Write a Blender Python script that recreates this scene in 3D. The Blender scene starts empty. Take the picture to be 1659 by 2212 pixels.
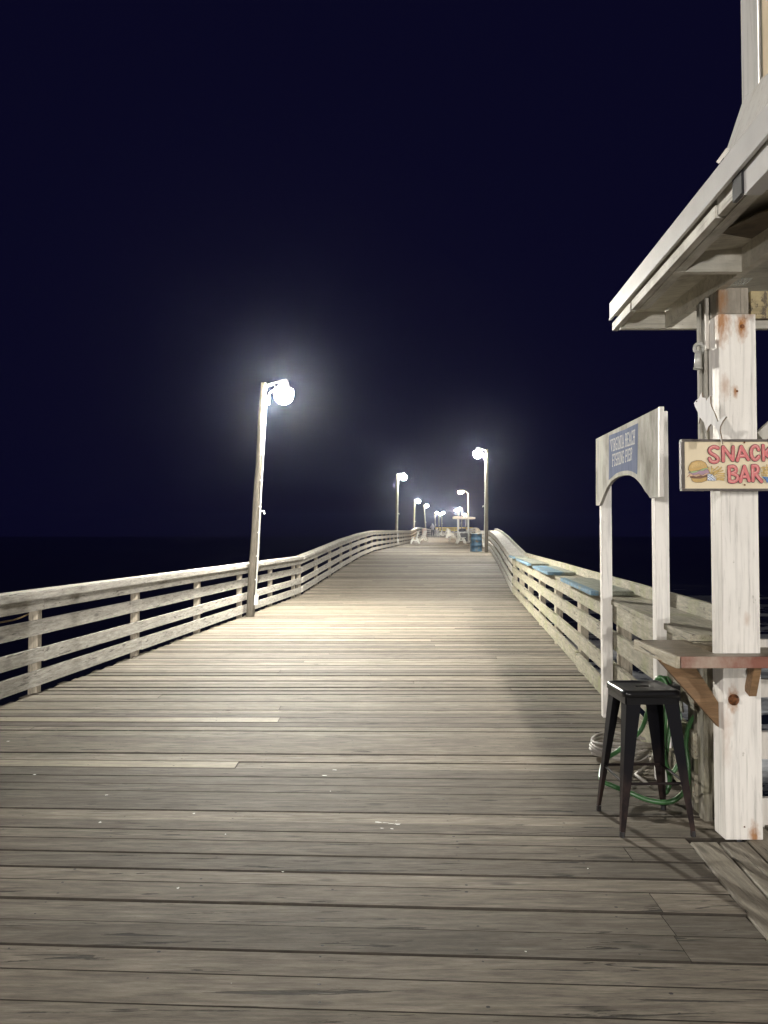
import bpy, bmesh, math, random
from mathutils import Vector, Matrix
random.seed(7)
R = math.radians
scene = bpy.context.scene
COL = scene.collection

# ------------------------------------------------------------------ camera
PITCH = R(1.73); F = 1662.0; EYE = 1.6
cam_d = bpy.data.cameras.new("camera")
cam = bpy.data.objects.new("camera", cam_d); COL.objects.link(cam)
cam_d.sensor_fit = 'VERTICAL'; cam_d.sensor_height = 36.0; cam_d.sensor_width = 36.0
cam_d.lens = 36.0 * F / 2212.0
cam_d.clip_start = 0.05; cam_d.clip_end = 6000
cam.location = (0, 0, EYE); cam.rotation_euler = (R(90) + PITCH, 0, 0)
scene.camera = cam

# ------------------------------------------------------------------ world (night sky)
w = bpy.data.worlds.new("World"); scene.world = w; w.use_nodes = True
nt = w.node_tree; bg = nt.nodes['Background']
sky = nt.nodes.new('ShaderNodeTexSky'); sky.sky_type = 'NISHITA'; sky.sun_disc = False
sky.sun_elevation = R(-6); sky.sun_rotation = R(150); sky.altitude = 0
tint = nt.nodes.new('ShaderNodeMix'); tint.data_type = 'RGBA'; tint.blend_type = 'ADD'
tint.inputs[0].default_value = 1.0
tint.inputs[7].default_value = (0.030, 0.027, 0.165, 1)
nt.links.new(sky.outputs[0], tint.inputs[6]); nt.links.new(tint.outputs[2], bg.inputs[0])
bg.inputs[1].default_value = 0.085
sc = scene
sc.view_settings.view_transform = 'Standard'; sc.view_settings.look = 'None'
sc.view_settings.exposure = 0.0; sc.view_settings.gamma = 1.0
sc.cycles.use_denoising = True
sc.cycles.max_bounces = 6; sc.cycles.volume_bounces = 0
sc.cycles.sample_clamp_indirect = 4.0

# lights of the boardwalk behind the photographer
def floodlight(name, loc, target, power, colr, size=0.35, angle=100):
    d = bpy.data.lights.new(name, 'SPOT'); d.energy = power; d.color = colr
    d.shadow_soft_size = size; d.spot_size = R(angle); d.spot_blend = 0.6 if angle > 41 else 1.0
    o = bpy.data.objects.new(name, d); COL.objects.link(o)
    o.location = loc
    o.rotation_euler = (Vector(target) - Vector(loc)).to_track_quat('-Z', 'Y').to_euler()
    return o
floodlight('entrance_floodlight', (-0.6, -7.0, 2.0), (1.6, 5.5, 1.9), 1750, (1.0, .955, .89), .10, 60)
floodlight('mast_floodlight', (0.95, -12.0, 7.0), (0.3, 36, 0.0), 80000, (1.0, .95, .88), .14, 34.5)
floodlight('beach_floodlight', (14, -3, 3.8), (-3, 11, 0.7), 5200, (1.0, .96, .91), .12, 70)
floodlight('shore_floodlight', (-15, -9, 8.0), (-2, 10, 0), 9500, (1.0, .94, .89), .12, 100)
floodlight('surf_floodlight', (40, -20, 15), (22, 70, -6), 190000, (1.0, .97, .95), .3, 46)

# ------------------------------------------------------------------ pixel rays (1659 x 2212 picture)
def ray(px, py):
    u = (px - 829.5) / F; v = (1106 - py) / F
    return Vector((u, math.cos(PITCH) - v * math.sin(PITCH), math.sin(PITCH) + v * math.cos(PITCH)))
CAM = Vector((0, 0, EYE))
def P(px, py, Y):
    d = ray(px, py); return CAM + d * (Y / d.y)
def PP(px, py, p0, n):
    d = ray(px, py); n = Vector(n); return CAM + d * ((Vector(p0) - CAM).dot(n) / d.dot(n))

# ------------------------------------------------------------------ object helpers
def setp(o, label=None, cat=None, group=None, kind=None):
    if label: o['label'] = label
    if cat: o['category'] = cat
    if group: o['group'] = group
    if kind: o['kind'] = kind
    return o
def thing(name, label, cat, loc=(0, 0, 0), group=None, rot=(0, 0, 0)):
    o = bpy.data.objects.new(name, None); COL.objects.link(o)
    o.location = loc; o.rotation_euler = rot; o.empty_display_size = .1
    return setp(o, label, cat, group)
def wloc(o):
    v = Vector((0, 0, 0))
    while o is not None:
        v += Vector(o.location); o = o.parent
    return v
class MB:
    def __init__(s): s.v = []; s.f = []; s.m = []
    def add(s, vs, fs, mi=0):
        b = len(s.v); s.v += [tuple(x) for x in vs]
        s.f += [tuple(b + i for i in f) for f in fs]; s.m += [mi] * len(fs); return s
    def hexa(s, c, mi=0):   # 8 corners: bottom ring 0-3 ccw, top ring 4-7
        return s.add(c, [(3, 2, 1, 0), (4, 5, 6, 7), (0, 1, 5, 4), (1, 2, 6, 5), (2, 3, 7, 6), (3, 0, 4, 7)], mi)
    def box(s, x0, x1, y0, y1, z0, z1, mi=0):
        return s.hexa([(x0, y0, z0), (x1, y0, z0), (x1, y1, z0), (x0, y1, z0), (x0, y0, z1), (x1, y0, z1), (x1, y1, z1), (x0, y1, z1)], mi)
    def bbox(s, x0, x1, y0, y1, z0, z1, b=.006, mi=0):   # box with chamfered long edges (all edges)
        bm = bmesh.new(); bmesh.ops.create_cube(bm, size=1)
        for v in bm.verts:
            v.co = Vector(((x0 + x1) / 2 + v.co.x * (x1 - x0), (y0 + y1) / 2 + v.co.y * (y1 - y0), (z0 + z1) / 2 + v.co.z * (z1 - z0)))
        bmesh.ops.bevel(bm, geom=list(bm.edges), offset=b, segments=2, affect='EDGES', profile=.6)
        bm.verts.index_update(); s.add([v.co for v in bm.verts], [[v.index for v in f.verts] for f in bm.faces], mi); bm.free(); return s
    def prism(s, poly, off, mi=0):
        n = len(poly); off = Vector(off); a = [Vector(p) for p in poly]; b = [p + off for p in a]
        return s.add(a + b, [tuple(range(n - 1, -1, -1)), tuple(range(n, 2 * n))] + [(i, (i + 1) % n, n + (i + 1) % n, n + i) for i in range(n)], mi)
    def poly(s, pts, mi=0): return s.add(pts, [tuple(range(len(pts)))], mi)
    def beam(s, a, b, w, h, up=(0, 0, 1), mi=0):  # board from a to b, w sideways, h along up
        a = Vector(a); b = Vector(b); d = (b - a).normalized(); sd = d.cross(Vector(up)).normalized(); u = sd.cross(d).normalized()
        c = []
        for zz in (-h / 2, h / 2):
            c += [a - sd * w / 2 + u * zz, a + sd * w / 2 + u * zz, b + sd * w / 2 + u * zz, b - sd * w / 2 + u * zz]
        return s.hexa(c, mi)
    def tube(s, pts, r, n=10, mi=0, cap=True):
        pts = [Vector(p) for p in pts]; rs = r if isinstance(r, (list, tuple)) else [r] * len(pts)
        rings = []; prev = None
        for i, p in enumerate(pts):
            t = (pts[min(i + 1, len(pts) - 1)] - pts[max(i - 1, 0)]).normalized()
            if prev is None:
                a = t.cross(Vector((0, 0, 1)) if abs(t.z) < .9 else Vector((1, 0, 0))).normalized()
            else:
                a = (prev - t * prev.dot(t)); a = a.normalized() if a.length > 1e-6 else t.orthogonal().normalized()
            prev = a; b = t.cross(a)
            rings.append([p + (a * math.cos(2 * math.pi * k / n) + b * math.sin(2 * math.pi * k / n)) * rs[i] for k in range(n)])
        vs = [q for rg in rings for q in rg]; fs = []
        for i in range(len(pts) - 1):
            for k in range(n):
                k2 = (k + 1) % n; fs.append((i * n + k, i * n + k2, (i + 1) * n + k2, (i + 1) * n + k))
        if cap: fs += [tuple(range(n - 1, -1, -1)), tuple((len(pts) - 1) * n + k for k in range(n))]
        return s.add(vs, fs, mi)
    def lathe(s, prof, c=(0, 0, 0), n=20, mi=0):
        c = Vector(c); vs = []; fs = []
        for (r, z) in prof:
            for k in range(n):
                a = 2 * math.pi * k / n; vs.append(c + Vector((r * math.cos(a), r * math.sin(a), z)))
        for i in range(len(prof) - 1):
            for k in range(n):
                k2 = (k + 1) % n; fs.append((i * n + k, i * n + k2, (i + 1) * n + k2, (i + 1) * n + k))
        fs += [tuple(range(n - 1, -1, -1)), tuple((len(prof) - 1) * n + k for k in range(n))]
        return s.add(vs, fs, mi)
    def build(s, name, mats, parent=None, smooth=False, local=False, loc=None):
        me = bpy.data.meshes.new(name)
        off = Vector((0, 0, 0)) if local else (wloc(parent) if parent else Vector(loc or (0, 0, 0)))
        me.from_pydata([Vector(v) - off for v in s.v], [], s.f)
        mats = mats if isinstance(mats, (list, tuple)) else [mats]
        for m in mats: me.materials.append(m)
        if len(mats) > 1: me.polygons.foreach_set('material_index', s.m)
        if smooth: me.polygons.foreach_set('use_smooth', [True] * len(me.polygons))
        me.update()
        o = bpy.data.objects.new(name, me); COL.objects.link(o)
        if parent: o.parent = parent
        elif not local: o.location = off
        return o
def fix(o):
    bm = bmesh.new(); bm.from_mesh(o.data); bmesh.ops.recalc_face_normals(bm, faces=bm.faces); bm.to_mesh(o.data); bm.free(); return o
def weld(o):
    bm = bmesh.new(); bm.from_mesh(o.data); bmesh.ops.remove_doubles(bm, verts=bm.verts, dist=1e-5); bmesh.ops.recalc_face_normals(bm, faces=bm.faces); bm.to_mesh(o.data); bm.free(); return o
def copy_tree(o, parent=None):
    c = o.copy(); COL.objects.link(c)
    if parent: c.parent = parent
    for ch in [x for x in COL.objects if x.parent == o]: copy_tree(ch, c)
    return c
def label_kids(o): pass

# ------------------------------------------------------------------ materials
class NT:
    def __init__(s, name):
        s.m = bpy.data.materials.new(name); s.m.use_nodes = True; s.t = s.m.node_tree
        s.b = s.t.nodes['Principled BSDF']
    def n(s, typ, **kw):
        x = s.t.nodes.new(typ)
        for k, v in kw.items():
            if k.startswith('i_'): x.inputs[int(k[2:]) if k[2:].isdigit() else k[2:]].default_value = v
            else: setattr(x, k, v)
        return x
    def l(s, a, b): s.t.links.new(a, b)
    def math(s, op, a, b=None, clamp=False):
        x = s.n('ShaderNodeMath', operation=op, use_clamp=clamp)
        for i, q in enumerate((a, b)):
            if q is None: continue
            if isinstance(q, (int, float)): x.inputs[i].default_value = q
            else: s.l(q, x.inputs[i])
        return x.outputs[0]
    def ramp(s, fac, stops):
        x = s.n('ShaderNodeValToRGB'); e = x.color_ramp.elements
        while len(e) < len(stops): e.new(.5)
        for el, (p, c) in zip(e, stops):
            el.position = p; el.color = (c, c, c, 1) if isinstance(c, (int, float)) else tuple(c) + (1,)
        s.l(fac, x.inputs[0]); return x.outputs[0]
    def mix(s, fac, a, b, mode='MIX'):
        x = s.n('ShaderNodeMix', data_type='RGBA', blend_type=mode)
        for idx, q in ((0, fac), (6, a), (7, b)):
            if isinstance(q, (int, float)) and idx == 0: x.inputs[0].default_value = q
            elif isinstance(q, tuple): x.inputs[idx].default_value = q + (1,) if len(q) == 3 else q
            else: s.l(q, x.inputs[idx])
        return x.outputs[2]
    def coords(s, scale, rnd=True, base=None):
        if base is None:
            tc = s.n('ShaderNodeTexCoord'); base = tc.outputs['Object']
            if rnd:
                g = s.n('ShaderNodeNewGeometry'); oi = s.n('ShaderNodeObjectInfo')
                r = s.math('ADD', s.math('MULTIPLY', g.outputs['Random Per Island'], 61.0), s.math('MULTIPLY', oi.outputs['Random'], 37.0))
                ad = s.n('ShaderNodeVectorMath', operation='ADD'); s.l(base, ad.inputs[0]); s.l(r, ad.inputs[1]); base = ad.outputs[0]
            s.basec = base
        mp = s.n('ShaderNodeMapping'); mp.inputs['Scale'].default_value = scale; s.l(base, mp.inputs[0]); return mp.outputs[0]
    def noise(s, vec, scale=1.0, detail=6, rough=.6, dist=0.0):
        x = s.n('ShaderNodeTexNoise'); x.inputs['Scale'].default_value = scale; x.inputs['Detail'].default_value = detail
        x.inputs['Roughness'].default_value = rough; x.inputs['Distortion'].default_value = dist; s.l(vec, x.inputs['Vector']); return x.outputs[0]
    def voro(s, vec, scale=1.0, feature='F1'):
        x = s.n('ShaderNodeTexVoronoi', feature=feature); x.inputs['Scale'].default_value = scale; s.l(vec, x.inputs['Vector']); return x.outputs['Distance']
    def bump(s, h, strength=.4, dist=.01):
        x = s.n('ShaderNodeBump'); x.inputs['Strength'].default_value = strength; x.inputs['Distance'].default_value = dist
        s.l(h, x.inputs['Height']); s.l(x.outputs[0], s.b.inputs['Normal'])
    def rough(s, r, spec=None):
        s.b.inputs['Roughness'].default_value = r
        if spec is not None: s.b.inputs['Specular IOR Level'].default_value = spec

def axs(axis, along, across):
    return tuple(along if a == axis else across for a in 'XYZ')

def wood(name, dark, mid, light, axis='X', var=(.62, 1.25), crack=.55, knots=True, specks=False, rough=.72, bump=.5, moss=None, spec=.35):
    t = NT(name)
    v = t.coords(axs(axis, 2.0, 22)); base = t.basec
    n1 = t.noise(v, 1, 7, .62, .8)
    n2 = t.noise(t.coords(axs(axis, 6, 48), base=base), 1, 8, .78)
    n3 = t.noise(t.coords(axs(axis, 2.2, 5), base=base), 1, 5, .65)
    c = t.ramp(n1, [(.12, dark), (.5, mid), (.88, light)])
    fine = t.ramp(n2, [(.36, .55), (.64, 1.22)])
    c = t.mix(.8, c, fine, 'MULTIPLY')
    blot = t.ramp(n3, [(.3, .78), (.7, 1.12)]); c = t.mix(.7, c, blot, 'MULTIPLY')
    g = t.n('ShaderNodeNewGeometry')
    wn = t.n('ShaderNodeTexWhiteNoise', noise_dimensions='1D'); t.l(t.math('MULTIPLY', g.outputs['Random Per Island'], 917.0), wn.inputs['W'])
    isl = t.ramp(wn.outputs['Value'], [(0, var[0]), (.5, (var[0] + var[1]) / 2), (1, var[1])]); c = t.mix(1.0, c, isl, 'MULTIPLY')
    ck = t.noise(t.coords(axs(axis, 1.9, 30), base=base), 1, 6, .62, .8)
    crk = t.ramp(ck, [(.365, 1 - crack), (.385, 1.0)]); c = t.mix(1.0, c, crk, 'MULTIPLY')
    h = t.math('ADD', t.math('MULTIPLY', n2, .5), t.math('MULTIPLY', crk, .7))
    if knots:
        kd = t.voro(t.coords(axs(axis, 1.7, 5.2), base=base), 1)
        kn = t.ramp(kd, [(.0, .25), (.07, .45), (.13, 1.0)]); c = t.mix(.75, c, kn, 'MULTIPLY')
    if moss:
        mz = t.ramp(t.noise(t.coords((2.3, 2.3, 2.3), base=base), 1, 5, .65), [(.5, 0.0), (.72, .8)]); c = t.mix(mz, c, moss)
    if specks:
        sp = t.voro(t.coords((4.2, 4.2, 4.2), base=base), 1)
        gate = t.ramp(sp, [(.018, 1.0), (.034, 0.0)]); c = t.mix(gate, c, (.62, .6, .54))
        sp2 = t.voro(t.coords((2.6, 6.5, 3.0), base=base), 1)
        gate2 = t.ramp(sp2, [(.02, 1.0), (.045, 0.0)]); c = t.mix(gate2, c, (.02, .017, .014))
    t.l(c, t.b.inputs['Base Color']); t.rough(rough, spec)
    t.bump(h, bump, .006)
    return t.m

def paint(name, colr, grime=(.30, .27, .22), amount=.5, axis='Z', rough=.55, bump=.35, rust=(), rusty=(.34, .15, .045), fleck=False, crackle=.7, spec=.15):
    t = NT(name)
    v = t.coords(axs(axis, 1.6, 26), rnd=False); base = t.basec
    n1 = t.noise(v, 1, 6, .6, .6)
    n2 = t.noise(t.coords((3.1, 3.1, 2.0), base=base), 1, 6, .65)
    c = t.ramp(n1, [(.28, tuple(x * .74 for x in colr)), (.5, colr), (.8, tuple(min(1, x * 1.06) for x in colr))])
    gr = t.ramp(n2, [(.45, 0.0), (.70, amount)]); c = t.mix(gr, c, grime)
    ck = t.noise(t.coords(axs(axis, 2.6, 60), base=base), 1, 5, .65, .5)
    crk = t.ramp(ck, [(.33, .60), (.42, 1.0)]); c = t.mix(crackle, c, t.mix(1.0, c, crk, 'MULTIPLY'))
    chip = t.ramp(t.noise(t.coords(axs(axis, 9, 22), base=base), 1, 6, .72), [(.66, 0.0), (.70, .7)]); c = t.mix(chip, c, grime)
    if fleck:
        fl = t.ramp(t.noise(t.coords((14, 14, 9), base=base), 1, 5, .7), [(.50, 0.0), (.56, .9)]); c = t.mix(fl, c, (.12, .10, .08))
    for (p, r, a) in rust:
        sb = t.n('ShaderNodeVectorMath', operation='SUBTRACT'); t.l(base, sb.inputs[0]); sb.inputs[1].default_value = p
        mp = t.n('ShaderNodeMapping'); mp.inputs['Scale'].default_value = (1, 1, .42); t.l(sb.outputs[0], mp.inputs[0])
        ln = t.n('ShaderNodeVectorMath', operation='LENGTH'); t.l(mp.outputs[0], ln.inputs[0])
        dn = t.math('ADD', ln.outputs['Value'], t.math('MULTIPLY', t.math('SUBTRACT', t.noise(t.coords((60, 60, 30), base=base), 1, 3), .5), r * 1.1))
        k = t.ramp(t.math('DIVIDE', dn, r), [(.15, a), (1.0, 0.0)]); c = t.mix(k, c, rusty)
    t.l(c, t.b.inputs['Base Color']); t.rough(rough, spec)
    t.bump(t.math('ADD', t.math('ADD', n1, crk), t.math('MULTIPLY', n2, .3)), bump, .004)
    return t.m

def plain(name, colr, rough=.5, metal=0.0, var=.25, scale=18, bump=.1):
    t = NT(name)
    n = t.noise(t.coords((scale,) * 3), 1, 5, .6)
    c = t.ramp(n, [(.3, tuple(x * (1 - var) for x in colr)), (.7, tuple(min(1, x * (1 + var)) for x in colr))])
    t.l(c, t.b.inputs['Base Color']); t.rough(rough); t.b.inputs['Metallic'].default_value = metal
    if bump: t.bump(n, bump, .003)
    return t.m
def glow(name, colr, s):
    m = bpy.data.materials.new(name); m.use_nodes = True; b = m.node_tree.nodes['Principled BSDF']
    b.inputs['Base Color'].default_value = (.8, .8, .8, 1); b.inputs['Emission Color'].default_value = colr + (1,); b.inputs['Emission Strength'].default_value = s
    return m

M_deck = wood('deck_wood', (.088, .074, .054), (.185, .160, .124), (.315, .28, .225), 'X', (.55, 1.22), .75, True, False, .75, .9, spec=.2)
M_newdeck = wood('new_deck_wood', (.19, .165, .12), (.26, .23, .165), (.33, .295, .22), 'X', (.95, 1.1), .25, True, False, .7, .3)
M_edge = plain('shaded_board_edge', (.035, .028, .02), .9, 0, .4, 20, .2)  # dark colour put on board edges for the shade in the gaps
M_plank = wood('side_plank_wood', (.10, .085, .062), (.22, .195, .15), (.34, .31, .25), 'Y', (.75, 1.2), .7, True, True, .7, .6)
M_rail = wood('rail_wood', (.20, .188, .16), (.44, .42, .37), (.60, .575, .52), 'Y', (.75, 1.15), .55, True, False, .75, .5)
M_railmoss = wood('mossy_rail_wood', (.16, .145, .10), (.29, .265, .20), (.41, .38, .30), 'Y', (.75, 1.15), .55, True, False, .75, .5, moss=(.17, .18, .07))
M_post = wood('post_wood', (.18, .155, .115), (.32, .285, .22), (.44, .40, .32), 'Z', (.8, 1.2), .5, False, False, .75, .5)
M_pole = wood('pole_wood', (.06, .052, .04), (.11, .098, .076), (.18, .16, .13), 'Z', (.85, 1.1), .6, False, False, .8, .6)
M_white = paint('white_painted_wood', (.74, .70, .64), amount=.35)
M_archpost = paint('arch_post_paint', (.78, .755, .71), amount=.2, bump=.25, crackle=.4)
M_board = paint('weathered_white_board', (.44, .425, .38), (.17, .16, .13), .9, 'Z', .8, .3, spec=.05)
M_trim = paint('eave_paint', (.66, .64, .57), (.22, .19, .14), .75, 'Y', .55, .3)
M_raft = paint('rafter_paint', (.74, .71, .63), (.28, .24, .17), .5, 'X', .6, .3)
M_soffit = paint('soffit_paint', (.72, .69, .60), (.24, .20, .14), .6, 'X', .65, .3)
M_fascia = plain('aluminium_fascia', (.60, .59, .57), .42, .1, .06, 6, .05)
M_siding = plain('beige_siding', (.55, .45, .31), .6, 0, .12, 5, .1)
M_peel = paint('peeling_paint', (.46, .38, .22), (.07, .055, .045), 1.0, 'X', .7, .7, fleck=True)
M_mossboard = wood('mossy_board', (.10, .09, .065), (.26, .24, .19), (.40, .38, .32), 'Z', (.8, 1.1), .6, False, False, .8, .6, moss=(.10, .10, .025))
M_counter = wood('counter_wood', (.10, .08, .052), (.20, .162, .11), (.29, .245, .18), 'X', (.95, 1.05), .4, False, False, .42, .25)
M_counteredge = paint('worn_red_edge', (.22, .095, .07), (.42, .36, .29), 1.0, 'X', .5, .4)
M_endgrain = wood('counter_end', (.15, .12, .075), (.40, .355, .26), (.56, .51, .41), 'Y', (.95, 1.05), .7, False, False, .6, .7)
M_brace = wood('brace_wood', (.15, .085, .04), (.24, .145, .075), (.30, .20, .11), 'X', (.95, 1.05), .3, False, False, .55, .2)
M_black = plain('black_enamel', (.006, .006, .007), .3, 0, .3, 30, .08)
def worn_black():
    t = NT('worn_black_leg'); v = t.coords((18, 18, 9)); n = t.noise(v, 1, 6, .65); n2 = t.noise(t.coords((6, 6, 3), base=t.basec), 1, 4)
    tc = t.n('ShaderNodeTexCoord'); sx = t.n('ShaderNodeSeparateXYZ'); t.l(tc.outputs['Object'], sx.inputs[0])
    low = t.ramp(t.math('ADD', sx.outputs[2], t.math('MULTIPLY', n2, .35)), [(.25, .75), (.60, 0.0)])
    c = t.mix(t.math('MULTIPLY', low, t.ramp(n, [(.4, .25), (.6, 1.0)])), (.003, .003, .005), (.055, .034, .028))
    t.l(c, t.b.inputs['Base Color']); t.rough(.5, .16); t.bump(n, .12, .003); return t.m
M_leg = worn_black()
M_rust = plain('rusty_iron', (.16, .06, .02), .8, .2, .6, 60, .4)
M_galv = plain('galvanised_steel', (.46, .46, .43), .45, .15, .2, 22, .1)
M_conduit = plain('pale_conduit', (.52, .52, .48), .5, .2, .12, 12, .05)
M_hose = plain('green_hose', (.045, .13, .045), .3, 0, .2, 30, .05)
M_hose2 = plain('grey_hose', (.30, .28, .25), .5, 0, .2, 30, .05)
M_pvc = plain('white_pipe', (.62, .60, .55), .4, 0, .1, 8, .05)
M_rope = plain('tan_cord', (.42, .31, .16), .8, 0, .2, 40, .1)
def blue_paint():
    t = NT('blue_shelf_paint'); n = t.noise(t.coords((9, 9, 9)), 1, 6, .65)
    c = t.ramp(n, [(.35, (.20, .22, .18)), (.47, (.11, .18, .23)), (.7, (.16, .25, .33))]); t.l(c, t.b.inputs['Base Color']); t.rough(.7, .1); t.bump(n, .2, .003); return t.m
M_blue = blue_paint()
M_shelftop = wood('shelf_top', (.12, .12, .09), (.22, .23, .18), (.32, .34, .29), 'Y', (.9, 1.1), .4, False, False, .6, .3)
def barrel_mat():
    t = NT('blue_rusted_drum'); n = t.noise(t.coords((3.2, 3.2, 3.2)), 1, 6, .6)
    c = t.ramp(n, [(.40, (.022, .055, .095)), (.56, (.045, .10, .155)), (.62, (.12, .09, .05)), (.75, (.05, .05, .045))]); t.l(c, t.b.inputs['Base Color']); t.rough(.5); return t.m
M_barrel = barrel_mat()
M_bench = plain('bench_white', (.46, .45, .40), .6, 0, .1, 6, .1)
M_benchgrey = plain('bench_grey', (.30, .31, .30), .6, 0, .15, 6, .1)
M_roof = plain('station_roof', (.62, .52, .42), .6, 0, .15, 4, .1)
M_dark = plain('dark_plastic', (.02, .02, .022), .5, 0, .3, 10, .05)
M_jacket = plain('grey_jacket', (.32, .32, .33), .9, 0, .12, 12, .1)
M_trouser = plain('dark_trousers', (.05, .05, .06), .9, 0, .2, 12, .1)
M_skin = plain('skin', (.42, .26, .19), .6, 0, .05, 10, 0)
M_yellowlit = plain('yellow_lit_rail', (.66, .50, .12), .6, 0, .1, 5, .1)  # yellow lamp light is put into this railing colour
M_lens = glow('lamp_lens', (1.0, .965, .87), 2000); M_lensnear = glow('bright_lamp_lens', (1.0, .965, .87), 5000)
M_lenswarm = glow('sodium_lens', (1.0, .70, .36), 600)
M_fish = paint('fish_white', (.88, .87, .84), (.6, .6, .56), .3, 'Z', .5, .1)
M_ply = plain('plywood_edge', (.20, .15, .10), .8, 0, .35, 30, .2)

# ------------------------------------------------------------------ the pier's run
PROF = [(-12, 0), (20.6, 0), (24, .19), (28, .43), (33, .66), (37.5, .80), (60, .93), (66, .98), (70, 1.13), (76, 1.38), (140, 1.5), (160, 1.6), (178, 2.35), (215, 2.35)]
def dz(y):
    for (a, za), (b, zb) in zip(PROF, PROF[1:]):
        if y <= b: return za + (zb - za) * max(0, (y - a)) / (b - a)
    return PROF[-1][1]
def lx(y): return -4.33 + .1015 * y if y < 76 else 3.384 + .089 * (y - 76)
def rx(y): return 1.37 + .1015 * y if y < 76 else 9.084 + .089 * (y - 76)
def ba(y): return .05 if y < 3.5 else max(0.0, .05 * (1 - (y - 3.5) / 4.0))

# deck: one board after another
d = MB(); wv = [0]
def board(x0, x1, y0, y1, mb, th=.045, ch=.006, dzv=0, tilt=0):
    g = random.uniform(.003, .0065) if y0 < 30 else .0045
    a0, a1 = y0 + g, y1 - g
    def pt(x, y, z): return (x, y - ba(y) * x, dz(y) + z + dzv + tilt * (y - y0))
    sec = [(a0, -th), (a0, -ch), (a0 + ch * .7, 0), (a1 - ch * .7, 0), (a1, -ch), (a1, -th)]
    vs = [pt(x0, y, z) for y, z in sec] + [pt(x1, y, z) for y, z in sec]
    n = 6; wv[0] += 1; ids = wv[0]
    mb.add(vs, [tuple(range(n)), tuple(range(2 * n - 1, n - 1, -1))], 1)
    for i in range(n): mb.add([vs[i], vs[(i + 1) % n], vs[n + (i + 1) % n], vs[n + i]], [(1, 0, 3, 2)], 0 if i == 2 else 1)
dn = MB(); BOARDS = []
y = -5.0; WID = [.14, .165, .185, .19]
specials = [P(603, 1553, 1), P(515, 1646, 1)]
sp_y = [EYE * F / (1553 - 1156.2), EYE * F / (1646 - 1156.2)]
sp_x = [(603 - 829.5) / F * sp_y[0], (515 - 829.5) / F * sp_y[1]]
while y < 205:
    wd = random.choice(WID) if y < 45 else .19
    if y > 45: wd = .24
    y1 = y + wd; ym = (y + y1) / 2
    xl = lx(ym) - random.uniform(-.02, .05)
    xr = 1.255 + .08 * ym if ym < 4.12 else rx(ym) + .06
    if y > 178: xl -= 2.5; xr += 6
    dv = random.uniform(-.003, .003); tl = random.uniform(-.035, .035) if y < 60 else 0
    BOARDS.append((y, y1, xl, xr)); hit = None
    for sx, sy in zip(sp_x, sp_y):
        if y <= sy < y1: hit = sx
    if hit is not None:
        board(xl, hit, y, y1, dn, dzv=.001); board(hit + .004, xr, y, y1, d, dzv=dv, tilt=tl)
    elif random.random() < .5 and y < 60:
        xs = random.uniform(xl + 1.0, xr - .8)
        if y < 7: xs = random.choice([xl + .8, xr - .35])
        board(xl, xs, y, y1, d, dzv=dv, tilt=tl); board(xs + .004, xr, y, y1, d, dzv=dv + random.uniform(-.002, .002), tilt=tl)
    else:
        board(xl, xr, y, y1, d, dzv=dv, tilt=tl)
    y = y1
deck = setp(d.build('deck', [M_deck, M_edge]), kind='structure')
weld(deck)
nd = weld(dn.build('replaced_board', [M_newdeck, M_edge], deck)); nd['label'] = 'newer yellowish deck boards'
nl = MB()
for (ya, yb2, xl_, xr_) in BOARDS:
    if ya > 11 or ya < 1.5: continue
    x = -3.9
    while x < 2.6:
        for fr in (.22, .78):
            if random.random() < .62:
                xx_ = x + random.uniform(-.02, .02); yy_ = ya + (yb2 - ya) * fr + random.uniform(-.008, .008)
                if xl_ + .05 < xx_ < xr_ - .05:
                    r_ = random.uniform(.004, .0072); nl.poly([(xx_ + r_ * 1.2 * math.cos(k * math.pi / 3), yy_ - ba(yy_) * xx_ + r_ * math.sin(k * math.pi / 3), .0052) for k in range(6)])
        x += .61
no = nl.build('nail_head', plain('dark_nail', (.016, .012, .010), .6, .3), deck); no['kind'] = 'stuff'
# longitudinal planks along the snack bar
pk = MB(); xo = 0.0
for k, (wd, ye) in enumerate([(.150, 4.06), (.150, 4.07), (.165, 4.34), (.15, 4.36), (.16, 4.36), (.15, 4.36), (.15, 4.36), (.16, 4.36), (.15, 4.36), (.15, 4.36)]):
    y0 = -3.0; cuts = [y0] + sorted(random.uniform(-2, 1.5) for _ in range(1)) + [ye]
    for a, b in zip(cuts, cuts[1:]):
        b -= .004
        zt = random.uniform(-.002, .004)
        def xx(yy, o): return 1.263 + .08 * yy + xo + o
        sec = [(.006, -.04), (.006, -.006), (.012, zt), (wd - .006, zt), (wd, -.006), (wd, -.04)]
        vs = [(xx(a, o), a, z) for o, z in sec] + [(xx(b, o), b, z) for o, z in sec]; n = 6
        pk.add(vs, [tuple(range(n)), tuple(range(2 * n - 1, n - 1, -1))] + [((i + 1) % n, i, n + i, n + (i + 1) % n) for i in range(n)])
    xo += wd + .008
fix(pk.build('side_plank', M_plank, deck))
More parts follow.
